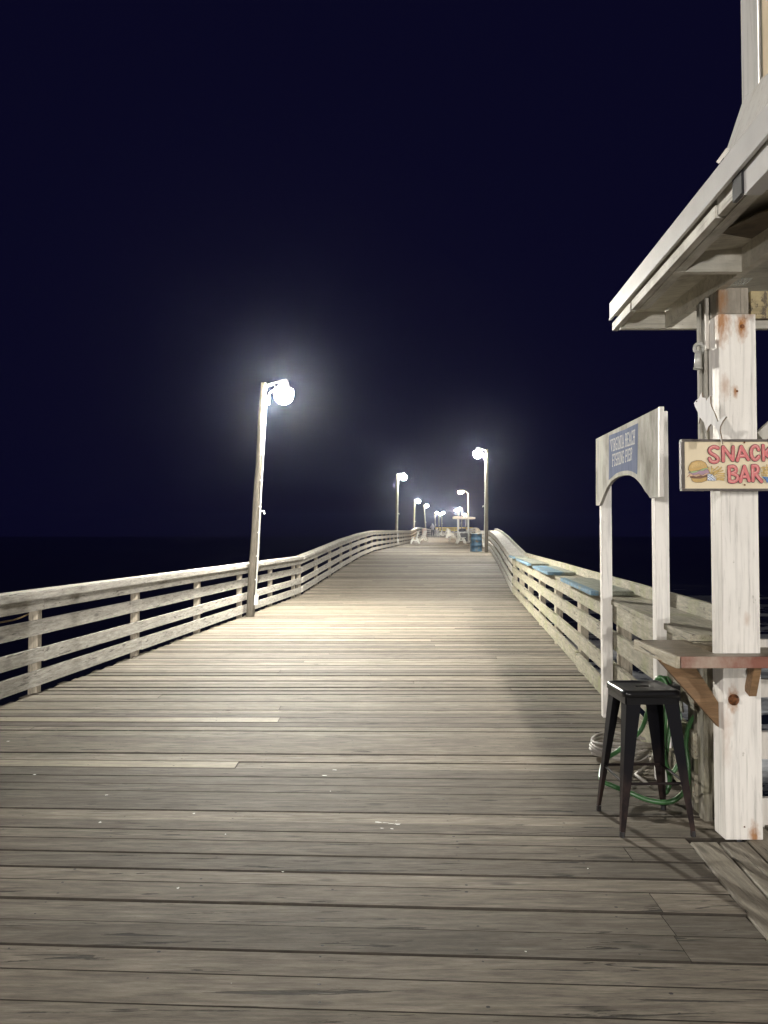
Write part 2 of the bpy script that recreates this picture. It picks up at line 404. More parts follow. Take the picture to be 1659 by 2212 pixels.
# paint splash on the deck
st = MB()
def onDeck(px, py, h=.004):
    dd = ray(px, py); t = (EYE - h) / -dd.z; return CAM + dd * t
def splash(c, r, n=11, sx=1.0):
    c = onDeck(*c); pts = []
    for k in range(n):
        a = 2 * math.pi * k / n; rr = r * random.uniform(.35, 1.15) * .75; pts.append(c + Vector((math.cos(a) * rr * sx, math.sin(a) * rr, 0)))
    st.poly(pts)
for (c, r, sx) in [((815, 1776), .016, 2.4), ((832, 1777), .008, 4), ((846, 1779), .007, 4), ((858, 1780), .018, 1.6), ((825, 1789), .010, 1.7), ((846, 1790), .010, 1.7), ((856, 1773), .008, .9),
                   ((216, 1776), .014, 1), ((418, 1757), .014, 1), ((74, 1673), .012, 1.4), ((487, 1802), .008, 1), ((611, 1883), .008, 1.2), ((230, 1717), .012, 1.2), ((1135, 2055), .007, 1), ((1212, 2141), .008, 1), ((500, 2123), .005, 1), ((700, 1675), .014, 2.4), ((724, 1663), .012, 2.4), ((714, 1709), .008, 1), ((1270, 1876), .009, .8), ((385, 1918), .012, .8), ((18, 1601), .016, 1.4)]:
    splash(c, r, 11, sx)
sp_ob = st.build('white_splash', plain('dried_white_paint', (.66, .64, .58), .7), deck); sp_ob['kind'] = 'stuff'; sp_ob['label'] = 'dried white splashes and droppings'

# ------------------------------------------------------------------ sea
def sea():
    t = NT('night_sea'); tc = t.n('ShaderNodeTexCoord')
    mp = t.n('ShaderNodeMapping'); mp.inputs['Scale'].default_value = (.05, .09, 1); mp.inputs['Rotation'].default_value = (0, 0, .25); t.l(tc.outputs['Object'], mp.inputs[0])
    n = t.noise(mp.outputs[0], 1, 9, .68, 1.2)
    sx = t.n('ShaderNodeSeparateXYZ'); t.l(tc.outputs['Object'], sx.inputs[0])
    near = t.ramp(t.math('DIVIDE', sx.outputs[1], 130), [(.1, 1.0), (1.0, 0.0)])
    foam = t.math('MULTIPLY', t.math('MULTIPLY', t.ramp(n, [(.47, 0.0), (.62, 1.0)]), near), t.ramp(t.math('DIVIDE', sx.outputs[0], 20), [(.1, 0.0), (.5, 1.0)]))
    c = t.mix(foam, (.006, .009, .012), (.72, .74, .74)); t.l(c, t.b.inputs['Base Color'])
    t.l(t.ramp(foam, [(0, .22), (1, .9)]), t.b.inputs['Roughness'])
    n2 = t.noise(t.coords((.6, .9, 1), rnd=False), 1, 6, .6); t.bump(n2, .6, .5); return t.m
s = MB(); s.add([(-3000, -300, -6.5), (3000, -300, -6.5), (3000, 4500, -6.5), (-3000, 4500, -6.5)], [(0, 1, 2, 3)])
setp(s.build('sea', sea()), kind='structure')

# ------------------------------------------------------------------ railings
RAILS = [(.835, .985), (.595, .745), (.32, .465), (.075, .225)]
def railing(side, y0, y1, step, name, label, group, mat, shelf=None, capw=.21, nmax=99):
    xf = lx if side < 0 else rx
    root = thing('railing', label, 'railing', (xf(y0), y0, dz(y0)), group)
    ys = []; yy = y0
    while yy < y1 - .01: ys.append(yy); yy += step
    ys.append(y1)
    sg = side  # outward
    def bd(name, o0, o1, z0, z1, a, b, m, gap=.003):
        mb = MB(); pts = [a] + [q for q in ys if a < q < b] + [b]
        for p, q in zip(pts, pts[1:]):
            pp = p + gap if p == a else p; qq = q - gap if q == b else q
            c = []
            for z in (z0, z1):
                for (yv, o) in ((pp, o0), (pp, o1), (qq, o1), (qq, o0)):
                    c.append((xf(yv) + sg * o, yv, dz(yv) + z))
            mb.hexa(c)
        ob = mb.build(name, m, root)
        bm = bmesh.new(); bm.from_mesh(ob.data); bmesh.ops.remove_doubles(bm, verts=bm.verts, dist=1e-4)
        bmesh.ops.recalc_face_normals(bm, faces=bm.faces); bm.to_mesh(ob.data); bm.free(); return ob
    for i, q in enumerate(ys):                   # posts, outside the boards
        mb = MB(); jw = .09
        a = xf(q) + sg * .004; b = xf(q) + sg * .10; zb = dz(q)
        mb.bbox(min(a, b), max(a, b), q - jw / 2, q + jw / 2, zb - .35, zb + .985, .004); mb.build('post', M_post, root)
        if y0 < 20 and q < 22:
            mb = MB(); mb.bbox(min(a, b) , max(a, b) - .02, q + jw / 2 + .003, q + jw / 2 + .045, zb - .35, zb + .97, .004); mb.build('post', M_post, root)
    for ri, (z0, z1) in enumerate(RAILS):
        i = 0; first = 1 + (ri % 2)
        while i < len(ys) - 1:
            j = min(i + first, len(ys) - 1); first = 2
            jit = random.uniform(-.008, .008)
            bd('rail_board', -.042, 0.0, z0 + jit, z1 + jit + random.uniform(-.006, .006), ys[i], ys[j], mat); i = j
    i = 0
    while i < len(ys) - 1:
        j = min(i + 2, len(ys) - 1)
        if side < 0:
            bd('cap_board', -.075, capw - .075, 1.0, 1.04, ys[i], ys[j], mat)
            bd('cap_edge', -.11, -.079, .965, 1.03, ys[i], ys[j], mat)
        else:
            lim = 1 if ys[i] < 38 else 0
            bd('cap_board', -.060, .30 if lim else .18, .99, 1.028, ys[i], ys[j], mat)
            if lim: bd('back_board', .304, .342, .93, 1.135, ys[i], ys[j], mat)
        i = j
    nm = MB()
    for q in ys:
        if q > 24: continue
        for (z0, z1) in RAILS:
            for fz_ in (.28, .72):
                for dy_ in (-.022, .022):
                    if random.random() < .8:
                        zc = dz(q) + z0 + (z1 - z0) * fz_ + random.uniform(-.008, .008); xc = xf(q + dy_) - sg * .0445; r_ = random.uniform(.0035, .006)
                        nm.poly([(xc, q + dy_ + r_ * math.cos(k * math.pi / 3), zc + r_ * math.sin(k * math.pi / 3)) for k in range(6)])
    if nm.v:
        o = nm.build('nail_head', M_rust, root); o['kind'] = 'stuff'
    return root
railing(-1, -4.2 + 0.06, 20.6, 2.4127, 'r', 'weathered grey wooden railing on the left edge of the flat near deck', 'pier railings', M_rail)
railing(-1, 20.68, 66, 2.385, 'r', 'weathered wooden railing climbing the left side of the ramp', 'pier railings', M_rail)
railing(1, 4.45, 20.6, 2.307, 'r', 'mossy wooden railing with wide shelf behind the white arch', 'pier railings', M_railmoss)
railing(1, 20.68, 66, 2.385, 'r', 'weathered wooden railing on the right of the ramp beside the blue barrel', 'pier railings', M_rail)
railing(-1, 66.1, 172, 7.0, 'r', 'far left railing humping past the benches', 'pier railings', M_rail)
railing(1, 66.1, 172, 7.0, 'r', 'far right railing beyond the roofed station', 'pier railings', M_rail)

# end railing
er = thing('end_railing', 'yellow lit railing across the far end of the pier', 'railing', (17, 188, 2.35))
for k in range(7):
    x = 12.6 + k * 1.5
    b = MB(); b.box(x, x + .12, 188.1, 188.22, 2.3, 3.3); b.build('post', M_yellowlit, er)
for z0, z1 in ((3.28, 3.5), (2.98, 3.14), (2.62, 2.8)):
    b = MB(); b.box(12.6, 21.8, 188.0, 188.08, z0, z1); b.build('rail_board', M_yellowlit, er)

# blue shelves on the right rail
SH = [(12.0, 9.25, .0), (14.55, 12.95, .0), (17.3, 15.6, .0), (21.5, 18.4, .0)]
px_sh = [((803, 615), (1180, 790)), ((530, 465), (735, 550)), ((350, 375), (497, 440)), ((217, 262), (342, 355))]
SHL = ['largest pale blue shelf on the right railing nearest the white arch', 'second blue shelf from the white arch, the bluest one', 'faded pale green blue shelf, third from the white arch', 'farthest bluish shelf on the right railing below the barrel']
for k, ((ax, ay), (bx_, by_)) in enumerate(px_sh):
    # near and far end of the inner edge: intersect with z of the shelf
    def hit(zx, zy):
        px = (1900 + zx / 2.9625) / 1.8228; py = (2080 + zy / 2.9625) / 1.8228; dd = ray(px, py); t = 10
        for _ in range(30):
            p = CAM + dd * t; zt = dz(p.y) + 1.03; t = (zt - EYE) / dd.z if abs(dd.z) > 1e-5 else t
            t = min(t, 60)
        return CAM + dd * t
    fy = hit(ax, ay).y; ny = hit(bx_, by_).y
    if fy < ny + .6: fy = ny + 1.5
    b = MB(); tw = .05
    def sh(y_, o, z): return (rx(y_) + o, y_, dz(y_) + z)
    i0, i1 = -.15, .24
    tw = .038; ch = .06
    base = [sh(ny, i0 + ch, 1.034), sh(ny, i1, 1.034), sh(fy, i1, 1.034), sh(fy, i0 + ch, 1.034), sh(fy - ch, i0, 1.034), sh(ny + ch, i0, 1.034)]
    b.prism(base, (0, 0, tw))
    o = b.build('rail_shelf', M_shelftop, loc=sh((ny + fy) / 2, 0, 1.034)); fix(o)
    bw = (-.115, .08, -.10, -.08)[k]; b = MB(); e = .003
    b.prism([sh(ny - e, i0 + ch, 1.032), sh(ny - e, max(bw, i0 + ch), 1.032), sh(fy + e, max(bw, i0 + ch), 1.032), sh(fy + e, i0 + ch, 1.032), sh(fy - ch + e, i0 - e, 1.032), sh(ny + ch - e, i0 - e, 1.032)], (0, 0, tw + .004)); fix(b.build('painted_edge', M_blue, o))
    setp(o, SHL[k], 'shelf', 'blue painted shelves on the right railing')

# ------------------------------------------------------------------ lamp posts
def lamp_post():
    root = thing('lamp_post', '', 'lamp post')
    H = 4.50
    b = MB(); pts = [(0, 0, -.3 + i * (H + .3) / 12) for i in range(13)]
    b.tube([(x + .006 * math.sin(i * 1.7), y, z) for i, (x, y, z) in enumerate(pts)], [.082 - .024 * i / 12 for i in range(13)], 14)
    b.build('pole', M_pole, root, smooth=True, local=True)
    c = MB(); c.tube([(.094, -.035, .35), (.076, -.03, 2.2), (.066, -.025, 4.1)], .014, 8)
    c.tube([(.094, .02, .9), (.078, .02, 2.2), (.068, .02, 4.1)], .010, 8)
    for z in (.7, 1.15, 1.6, 2.1, 2.6, 3.1, 3.6):
        q = .094 - .028 * (z - .35) / 3.75; c.box(q - .03, q + .018, -.055, -.01, z, z + .025)
    c.build('conduit', M_conduit, root, local=True)
    j = MB(); j.bbox(.075, .145, -.09, .0, .23, .42, .006); j.build('junction_box', M_conduit, root, local=True)
    j = MB(); j.bbox(.066, .135, -.07, .02, 4.08, 4.24, .006); j.build('junction_box', M_conduit, root, local=True)
    j = MB(); j.tube([(.105, -.02, 2.02), (.15, -.03, 2.03), (.165, -.03, 1.97)], .02, 8); j.build('sensor', M_conduit, root, local=True)
    a = MB(); a.tube([(0, 0, 4.42), (.18, 0, 4.50), (.36, 0, 4.56)], .022, 10)
    a.tube([(.10, -.02, 4.24), (.13, -.02, 4.32), (.20, -.02, 4.36), (.235, -.02, 4.42), (.20, -.02, 4.48)], .008, 8); a.build('arm', M_galv, root, smooth=True, local=True)
    h = MB(); h.lathe([(.02, .25), (.07, .24), (.085, .19), (.095, .14), (.185, .085), (.188, .06)], (.40, 0, 4.33), 18); h.build('lamp_housing', M_galv, root, smooth=True, local=True)
    l = MB(); l.lathe([(.170, .056), (.182, .01), (.182, -.05), (.168, -.11), (.135, -.165), (.09, -.20), (.04, -.218), (.01, -.22)], (.40, 0, 4.33), 18); l.build('lens', M_lens, root, smooth=True, local=True)
    return root
LP = lamp_post()
lamps = [  # base px,py,y ; lamp px,py ; label
    ((540, 1325), 15.2, (613, 852), 1, 'nearest lamp post, leaning at the left railing with a dazzling lamp'),
    ((1050.5, 1192), 36.8, (1032, 982), -1, 'tall dark lamp post on the right beside the blue barrel'),
    ((855.5, 1177), 51.2, (872, 1031), 1, 'second lamp post on the left, at the top of the ramp'),
    ((893, 1165), 72, (903, 1083), 1, 'third lamp post along the left railing, behind the benches'),
    ((920, 1160), 92, (922, 1093), 1, 'fourth lamp post along the left railing, left of the hooded person'),
    ((940, 1158), 135, (944, 1108), 1, 'fifth lamp post on the left, just right of the hooded person'),
    ((947.7, 1157), 158, (952, 1111), 1, 'small dim lamp post between two brighter ones left of the yellow railing'),
    ((954, 1152), 172, (958, 1108), 1, 'bright far lamp post in front of the left end of the yellow railing'),
    ((989.4, 1157), 140, (985.5, 1103), -1, 'left one of the paired bright lamps over the roofed station'),
    ((997, 1157), 150, (992.8, 1099.5), -1, 'taller right one of the paired lamps over the roofed station'),
    ((1006, 1158), 120, (1003.5, 1112), -1, 'low lamp post seen between the posts of the roofed station'),
]
for i, (bp, yy, lp, sd, lab) in enumerate(lamps):
    o = LP if i == 0 else copy_tree(LP)
    b = P(bp[0], bp[1], yy); b.z = dz(yy)
    top = P(lp[0], lp[1], yy)
    Ht = top.z - b.z; s_ = max(.75, min(1.5, Ht / 4.27))
    dx = (top.x - b.x) - sd * .40 * s_
    o.location = b; o.scale = (s_ if i == 0 else max(.9, min(1.2, s_)),) * 2 + (s_,)
    lean = math.atan2(dx, Ht)
    o.rotation_euler = (0, lean, 0) if sd > 0 else (0, -lean, math.pi)
    if i == 0:
        for ch in o.children:
            if ch.name.startswith('lens'): near_lens = ch
    if sd < 0: o.rotation_euler = Matrix.Rotation(lean, 4, 'Y').to_3x3().__matmul__(Matrix.Rotation(math.pi, 3, 'Z')).to_euler()
    setp(o, lab, 'lamp post', 'lamp posts along the pier')
near_lens.material_slots[0].link = 'OBJECT'; near_lens.material_slots[0].material = M_lensnear
# curved steel lamp
yy = 68; pb = P(1012.5, 1170, yy); pb.z = dz(yy)
cl = thing('curved_lamp_post', 'slim steel lamp post with curved arm and orange lamp behind the roofed station', 'lamp post', pb)
pt = P(1011, 1066, yy); ln = P(995.3, 1061.5, yy)
b = MB(); b.tube([pb, (pt + pb) / 2, pt], [.07, .06, .05], 10); b.build('pole', M_galv, cl, smooth=True)
b = MB(); arm = []
for k in range(9):
    a = k / 8; arm.append(Vector((pt.x + (ln.x - pt.x + .15) * a, yy, pt.z + (ln.z - pt.z + .1) * math.sin(a * math.pi / 2) )))
b.tube(arm, .035, 8); b.build('arm', M_galv, cl, smooth=True)
b = MB(); b.lathe([(.02, .14), (.14, .11), (.26, .03), (.27, .0)], ln, 16); b.build('lamp_housing', M_galv, cl, smooth=True)
b = MB(); b.lathe([(.25, -.004), (.24, -.08), (.15, -.16), (.02, -.19)], ln, 16); b.build('lens', M_lenswarm, cl, smooth=True)

# ------------------------------------------------------------------ barrel
yb = 37.6; bp = P(1028.5, 1190, yb); bp.z = dz(yb)
br = thing('barrel', 'blue rust stained steel drum beside the right lamp post', 'barrel', bp)
b = MB(); b.lathe([(.27, 0), (.295, .01), (.295, .03), (.285, .05), (.285, .28), (.297, .30), (.285, .32), (.285, .57), (.297, .59), (.285, .61), (.285, .84), (.298, .86), (.298, .885), (.275, .885), (.27, .5), (.0, .5)], bp, 28)
b.build('drum', M_barrel, br, smooth=True)
b = MB(); b.tube([bp + Vector((.286 * math.cos(a), .286 * math.sin(a), .89)) for a in [k * math.pi / 14 for k in range(29)]], .014, 8); b.build('rim', M_conduit, br, smooth=True)

# ------------------------------------------------------------------ benches
def bench():
    r = thing('bench', '', 'bench')
    L = 1.5
    for yy in (-.6, .6):   # a pair of splayed ends; seat faces -x
        b = MB()
        b.beam((-.33, yy, 0), (-.12, yy, .46), .05, .10, (1, 0, 0)); b.build('leg', M_bench, r, local=True)
        b = MB(); b.beam((.36, yy, 0), (.12, yy, .46), .05, .10, (1, 0, 0)); b.build('leg', M_bench, r, local=True)
        b = MB(); b.beam((-.28, yy + .03, .26), (.28, yy + .03, .26), .04, .09); b.build('stretcher', M_bench, r, local=True)
        b = MB(); b.beam((.10, yy + .052, .40), (.27, yy + .052, .92), .045, .09, (1, 0, 0)); b.build('back_support', M_bench, r, local=True)
    b = MB()
    for k in range(4): b.box(-.30 + k * .115, -.20 + k * .115, -L / 2, L / 2, .464, .50)
    b.build('seat', M_benchgrey, r, local=True)
    b = MB()
    for k in range(3):
        z = .56 + k * .125; x = .10 + (z - .40) * .327; b.hexa([(x - .045, -L / 2, z), (x - .015, -L / 2, z), (x - .015, L / 2, z), (x - .045, L / 2, z), (x - .01, -L / 2, z + .11), (x + .02, -L / 2, z + .11), (x + .02, L / 2, z + .11), (x - .01, L / 2, z + .11)])
    b.build('backrest', M_bench, r, local=True)
    return r
B0 = bench()
benches = [(896, 61.5, 0, 'nearest white bench on the left, facing the railing by the second lamp post'),
           (913, 68.5, 0.1, 'second white bench on the left with its back to the walkway'),
           (996, 61.5, math.pi, 'white bench right of the walkway in front of the roofed station'),
           (979, 69, math.pi - .1, 'white bench right of the walkway, just left of the roofed station'),
           (972, 75, math.pi, 'white bench far right of the walkway, behind the one by the station'),
           (937, 108, .2, 'white bench at the feet of the hooded person'),
           (951, 124, 0, 'white bench under the far left lamp posts'),
           (944, 116, 0, 'white bench between the hooded person and the far left lamps'),
           (975, 100, math.pi, 'small white bench in front of the yellow railing, right of centre'),
           (969, 118, math.pi, 'small white bench in front of the yellow railing, at centre'),
           (961, 132, 0, 'small white bench in front of the yellow railing, left of centre')]
for i, (px, yy, rz, lab) in enumerate(benches):
    o = B0 if i == 0 else copy_tree(B0)
    o.location = ((px - 829.5) / F * yy, yy, dz(yy) + .002); o.rotation_euler = (0, 0, rz)
    setp(o, lab, 'bench', 'white benches at the far end')

# ------------------------------------------------------------------ roofed cleaning station
ys = 65.0; kb = Vector(((1000 - 829.5) / F * ys, ys, dz(ys)))
ks = thing('cleaning_station', 'small open roofed fish cleaning station right of the walkway', 'shelter', kb)
xa, xb_ = (989 - 829.5) / F * ys, (1012 - 829.5) / F * ys
for (x, yv) in ((xa, ys), (xb_, ys), (xa + .2, ys + 1.3), (xb_ + .1, ys + 1.3)):
    b = MB(); b.box(x - .045, x + .045, yv - .045, yv + .045, kb.z, kb.z + 2.05); b.build('post', M_bench, ks)
zr = P(1000, 1121, ys).z
b = MB(); b.prism([(xa - .28, ys - .25, kb.z + 2.05), (xb_ + .55, ys - .25, kb.z + 2.0), (xb_ + .55, ys - .25, kb.z + 2.14), (xa - .28, ys - .25, kb.z + 2.22)], (0, 1.9, 0)); b.build('roof', M_roof, ks)
b = MB(); b.box(xa - .12, xb_ + .12, ys - .1, ys + 1.4, kb.z + .86, kb.z + .92); b.build('counter', M_benchgrey, ks)
b = MB(); b.box(xa + .1, xb_ - .05, ys + .1, ys + 1.2, kb.z + .1, kb.z + .80); b.build('cabinet', M_dark, ks)
b = MB(); b.tube([(xb_ + .05, ys - .15, kb.z + .9), (xb_ + .2, ys - .15, kb.z + .85), (xb_ + .22, ys - .15, kb.z + .3), (xb_ + .05, ys - .15, kb.z + .05), (xb_ - .12, ys - .15, kb.z + .02)], .03, 8); b.build('drain_pipe', M_pvc, ks, smooth=True)
bb = MB(); bb.lathe([(.05, 0), (.28, .02), (.34, .14), (.24, .27), (.06, .31)], (xa + .42, ys + .5, kb.z + .92), 12)
o = bb.build('bag', M_dark, loc=(xa + .42, ys + .5, kb.z + .92), smooth=True); setp(o, 'black bag lying on the counter of the roofed station', 'bag')

# ------------------------------------------------------------------ hooded person
yp = 104.0; pbs = Vector(((934.5 - 829.5) / F * yp, yp, dz(yp)))
def skin_body(name, joints, edges, mat, parent, sub=2):
    me = bpy.data.meshes.new(name); me.from_pydata([j[0] for j in joints], edges, []); me.materials.append(mat)
    o = bpy.data.objects.new(name, me); COL.objects.link(o); o.parent = parent
    m = o.modifiers.new('skin', 'SKIN'); m.use_smooth_shade = True
    for v, j in zip(me.skin_vertices[0].data, joints): v.radius = (j[1], j[1] if len(j) < 3 else j[2])
    me.skin_vertices[0].data[0].use_root = True
    s_ = o.modifiers.new('sub', 'SUBSURF'); s_.levels = 1; s_.render_levels = sub
    return o
pr = thing('person', 'person in a grey hooded jacket standing by the left railing holding a fishing rod', 'person', pbs)
J = [((0, 0, .95), .15, .12), ((0, .0, 1.15), .16, .12), ((0, -.02, 1.38), .17, .12), ((0, -.03, 1.50), .07), ((-.02, -.03, 1.62), .10), ((-.02, -.03, 1.74), .075),
     ((-.20, -.02, 1.42), .065), ((-.27, .10, 1.18), .052), ((-.36, .32, 1.14), .042), ((-.38, .40, 1.13), .035),
     ((.20, -.02, 1.42), .065), ((.25, .08, 1.17), .052), ((.04, .30, 1.12), .042), ((-.02, .37, 1.11), .035),
     ((-.10, 0, .88), .095), ((-.12, .02, .48), .068), ((-.13, .0, .09), .05), ((-.14, .14, .03), .035),
     ((.10, 0, .88), .095), ((.12, .0, .48), .068), ((.13, -.03, .09), .05), ((.14, .11, .03), .035)]
E = [(0, 1), (1, 2), (2, 3), (3, 4), (4, 5), (2, 6), (6, 7), (7, 8), (8, 9), (2, 10), (10, 11), (11, 12), (12, 13), (0, 14), (14, 15), (15, 16), (16, 17), (0, 18), (18, 19), (19, 20), (20, 21)]
skin_body('body', J, E, M_jacket, pr)
JT = [((0, 0, .98), .155, .13), ((-.10, 0, .86), .105), ((-.12, .02, .48), .08), ((-.13, .0, .10), .065), ((.10, 0, .86), .105), ((.12, .0, .48), .08), ((.13, -.03, .10), .065)]
skin_body('trousers', JT, [(0, 1), (1, 2), (2, 3), (0, 4), (4, 5), (5, 6)], M_trouser, pr, 1)
JH = [((-.02, -.05, 1.50), .10), ((-.02, -.05, 1.64), .125), ((-.02, -.03, 1.75), .09)]
skin_body('hood', JH, [(0, 1), (1, 2)], M_jacket, pr, 1)
b = MB(); b.tube([pbs + Vector((.0, .34, 1.08)), pbs + Vector((-.42, .45, 1.18)), pbs + Vector((-2.3, 1.0, 1.75))], [.016, .014, .005], 6)
rod = b.build('fishing_rod', M_dark, loc=pbs + Vector((0, .34, 1.08))); setp(rod, 'thin fishing rod held out over the left railing by the hooded person', 'fishing rod')

# pale bin near the left railing
yq = 84; q = Vector(((916.5 - 829.5) / F * yq, yq, dz(yq)))
b = MB(); b.lathe([(.22, 0), (.26, .02), (.28, .85), (.30, .87), (.30, .93), (.2, .96), (.02, .97)], q, 16)
o = b.build('litter_bin', plain('pale_bin', (.50, .40, .34), .6), loc=q, smooth=True); setp(o, 'pale round bin against the left railing beyond the benches', 'bin')

# ------------------------------------------------------------------ white arch
AR = Vector((1.773, 5.03, 0)); AL = Vector((1.923, 6.80, 0))
adir = (AL - AR).normalized(); anrm = Vector((-adir.y, adir.x, 0))   # faces the walkway
arch = thing('archway', 'white wooden archway with a blue name panel standing against the right railing', 'archway', (AR + AL) / 2)
pw = .089
def apost(base, top):
    b = MB(); a = base; sx_ = Vector((adir.y, -adir.x, 0))
    c = [a, a + sx_ * pw, a + sx_ * pw + adir * pw, a + adir * pw]
    b.hexa([p for p in c] + [p + Vector((0, 0, top)) for p in c]); o = b.build('post', M_archpost, arch)
    bm = bmesh.new(); bm.from_mesh(o.data); bmesh.ops.recalc_face_normals(bm, faces=bm.faces); bmesh.ops.bevel(bm, geom=list(bm.edges), offset=.004, segments=1, affect='EDGES'); bm.to_mesh(o.data); bm.free()
apost(AR, 2.415); apost(AL, 2.42)
bo = anrm * .003
def A4(zx, zy):   # board plane pixel -> point (zoom of the arch board)
    px = (2300 + zx / 4.608) / 1.8228; py = (1580 + zy / 4.608) / 1.8228
    return PP(px, py, AR + anrm * .028, anrm)
out = [(213, 685), (1345, 115), (1345, 1742), (1195, 1758), (1150, 1690), (1100, 1625), (1050, 1540), (1000, 1475), (950, 1420), (900, 1380), (830, 1345), (760, 1338), (680, 1350), (600, 1375), (540, 1415), (480, 1470), (430, 1540), (380, 1640), (340, 1740), (305, 1830), (280, 1888), (213, 1892)]
b = MB(); b.prism([A4(*p) for p in out], -anrm * .025); o = fix(b.build('arch_board', M_board, arch))
e0 = A4(1345, 115); e1 = A4(1345, 1742)
b = MB(); b.hexa([e1 + anrm * .002 - adir * .0, e1 - adir * .035 + anrm * .002, e1 - adir * .035 - anrm * .026, e1 - anrm * .026, e0 + anrm * .002, e0 - adir * .035 + anrm * .002, e0 - adir * .035 - anrm * .026, e0 - anrm * .026]); fix(b.build('edge_strip', M_archpost, arch))
pan = [(455, 622), (600, 568), (640, 550), (740, 515), (830, 468), (980, 398), (965, 1328), (925, 1300), (870, 1272), (800, 1257), (740, 1260), (660, 1275), (590, 1305), (540, 1345), (500, 1385), (450, 1432)]
b = MB(); b.prism([A4(*p) + anrm * .002 for p in pan], -anrm * .0015); pn = fix(b.build('name_panel', paint('faded_blue_paint', (.165, .19, .275), (.21, .23, .30), .5, 'Z', .9, .1, spec=.02), arch))

GL = {  # slab letters: strokes in a unit box
 'V': [[(0, 1), (.5, 0), (1, 1)], [(-.12, 1), (.22, 1)], [(.78, 1), (1.12, 1)]],
 'I': [[(.5, 0), (.5, 1)], [(.2, 0), (.8, 0)], [(.2, 1), (.8, 1)]],
 'R': [[(.1, 0), (.1, 1)], [(.1, 1), (.7, 1), (.9, .88), (.9, .65), (.7, .52), (.1, .52)], [(.5, .52), (.95, 0)], [(-.08, 0), (.3, 0)]],
 'G': [[(.92, .8), (.75, 1), (.3, 1), (.08, .8), (.08, .2), (.3, 0), (.75, 0), (.92, .2), (.92, .45), (.55, .45)]],
 'N': [[(.08, 0), (.08, 1), (.92, 0), (.92, 1)], [(-.08, 0), (.25, 0)], [(.75, 1), (1.08, 1)]],
 'A': [[(0, 0), (.5, 1), (1, 0)], [(.2, .36), (.8, .36)], [(-.15, 0), (.2, 0)], [(.8, 0), (1.15, 0)]],
 'B': [[(.1, 0), (.1, 1), (.7, 1), (.88, .88), (.88, .66), (.7, .54), (.1, .54)], [(.7, .54), (.95, .42), (.95, .12), (.75, 0), (.1, 0)]],
 'E': [[(.92, .85), (.92, 1), (.1, 1), (.1, 0), (.95, 0), (.95, .16)], [(.1, .52), (.65, .52)]],
 'C': [[(.92, .78), (.75, 1), (.3, 1), (.08, .8), (.08, .2), (.3, 0), (.75, 0), (.92, .22)]],
 'H': [[(.1, 0), (.1, 1)], [(.9, 0), (.9, 1)], [(.1, .5), (.9, .5)], [(-.08, 0), (.28, 0)], [(.72, 0), (1.08, 0)], [(-.08, 1), (.28, 1)], [(.72, 1), (1.08, 1)]],
 'F': [[(.95, .85), (.95, 1), (.1, 1), (.1, 0)], [(.1, .52), (.7, .52)], [(-.08, 0), (.32, 0)]],
 'S': [[(.9, .8), (.75, 1), (.28, 1), (.1, .85), (.1, .66), (.3, .54), (.7, .46), (.92, .34), (.92, .14), (.75, 0), (.25, 0), (.08, .2)]],
 'P': [[(.1, 0), (.1, 1), (.75, 1), (.94, .86), (.94, .62), (.75, .48), (.1, .48)], [(-.08, 0), (.32, 0)]],
}
tx = MB(); lay = [0]
def capsule(mb, a, b, r, nrm, lift, mi=0, n=8):
    a = Vector(a); b = Vector(b); t = (b - a)
    if t.length < 1e-7: return
    t.normalize(); s_ = nrm.cross(t).normalized(); pts = []
    for k in range(n + 1):
        an = math.pi / 2 + math.pi * k / n; pts.append(a + (t * math.cos(an) + s_ * math.sin(an)) * r + nrm * lift)
    for k in range(n + 1):
        an = -math.pi / 2 + math.pi * k / n; pts.append(b + (t * math.cos(an) + s_ * math.sin(an)) * r + nrm * lift)
    mb.poly(pts, mi)
def textline(txt, TL, TR, BL, BR):
    n = len(txt); pos = 0; wsum = sum(.55 if c == ' ' else (.62 if c == 'I' else 1.0) for c in txt); x = 0
    for c in txt:
        wd = .55 if c == ' ' else (.62 if c == 'I' else 1.0)
        if c != ' ':
            for strk in GL[c]:
                pts = []
                for (u, v) in strk:
                    uu = (x + wd * (.14 + .72 * u)) / wsum
                    tp = (TL[0] + (TR[0] - TL[0]) * uu, TL[1] + (TR[1] - TL[1]) * uu); bt = (BL[0] + (BR[0] - BL[0]) * uu, BL[1] + (BR[1] - BL[1]) * uu)
                    pts.append(A4(bt[0] + (tp[0] - bt[0]) * v, bt[1] + (tp[1] - bt[1]) * v))
                for p, q in zip(pts, pts[1:]):
                    lay[0] += 1; capsule(tx, p, q, .0062, anrm, .0022 + .00004 * (lay[0] % 30), 0, 5)
        x += wd
textline('VIRGINIA BEACH', (475, 715), (932, 522), (488, 908), (927, 762))
textline('FISHING PIER', (513, 978), (883, 848), (515, 1180), (877, 1052))
tx.build('lettering', plain('white_lettering', (.47, .47, .45), .9), arch)

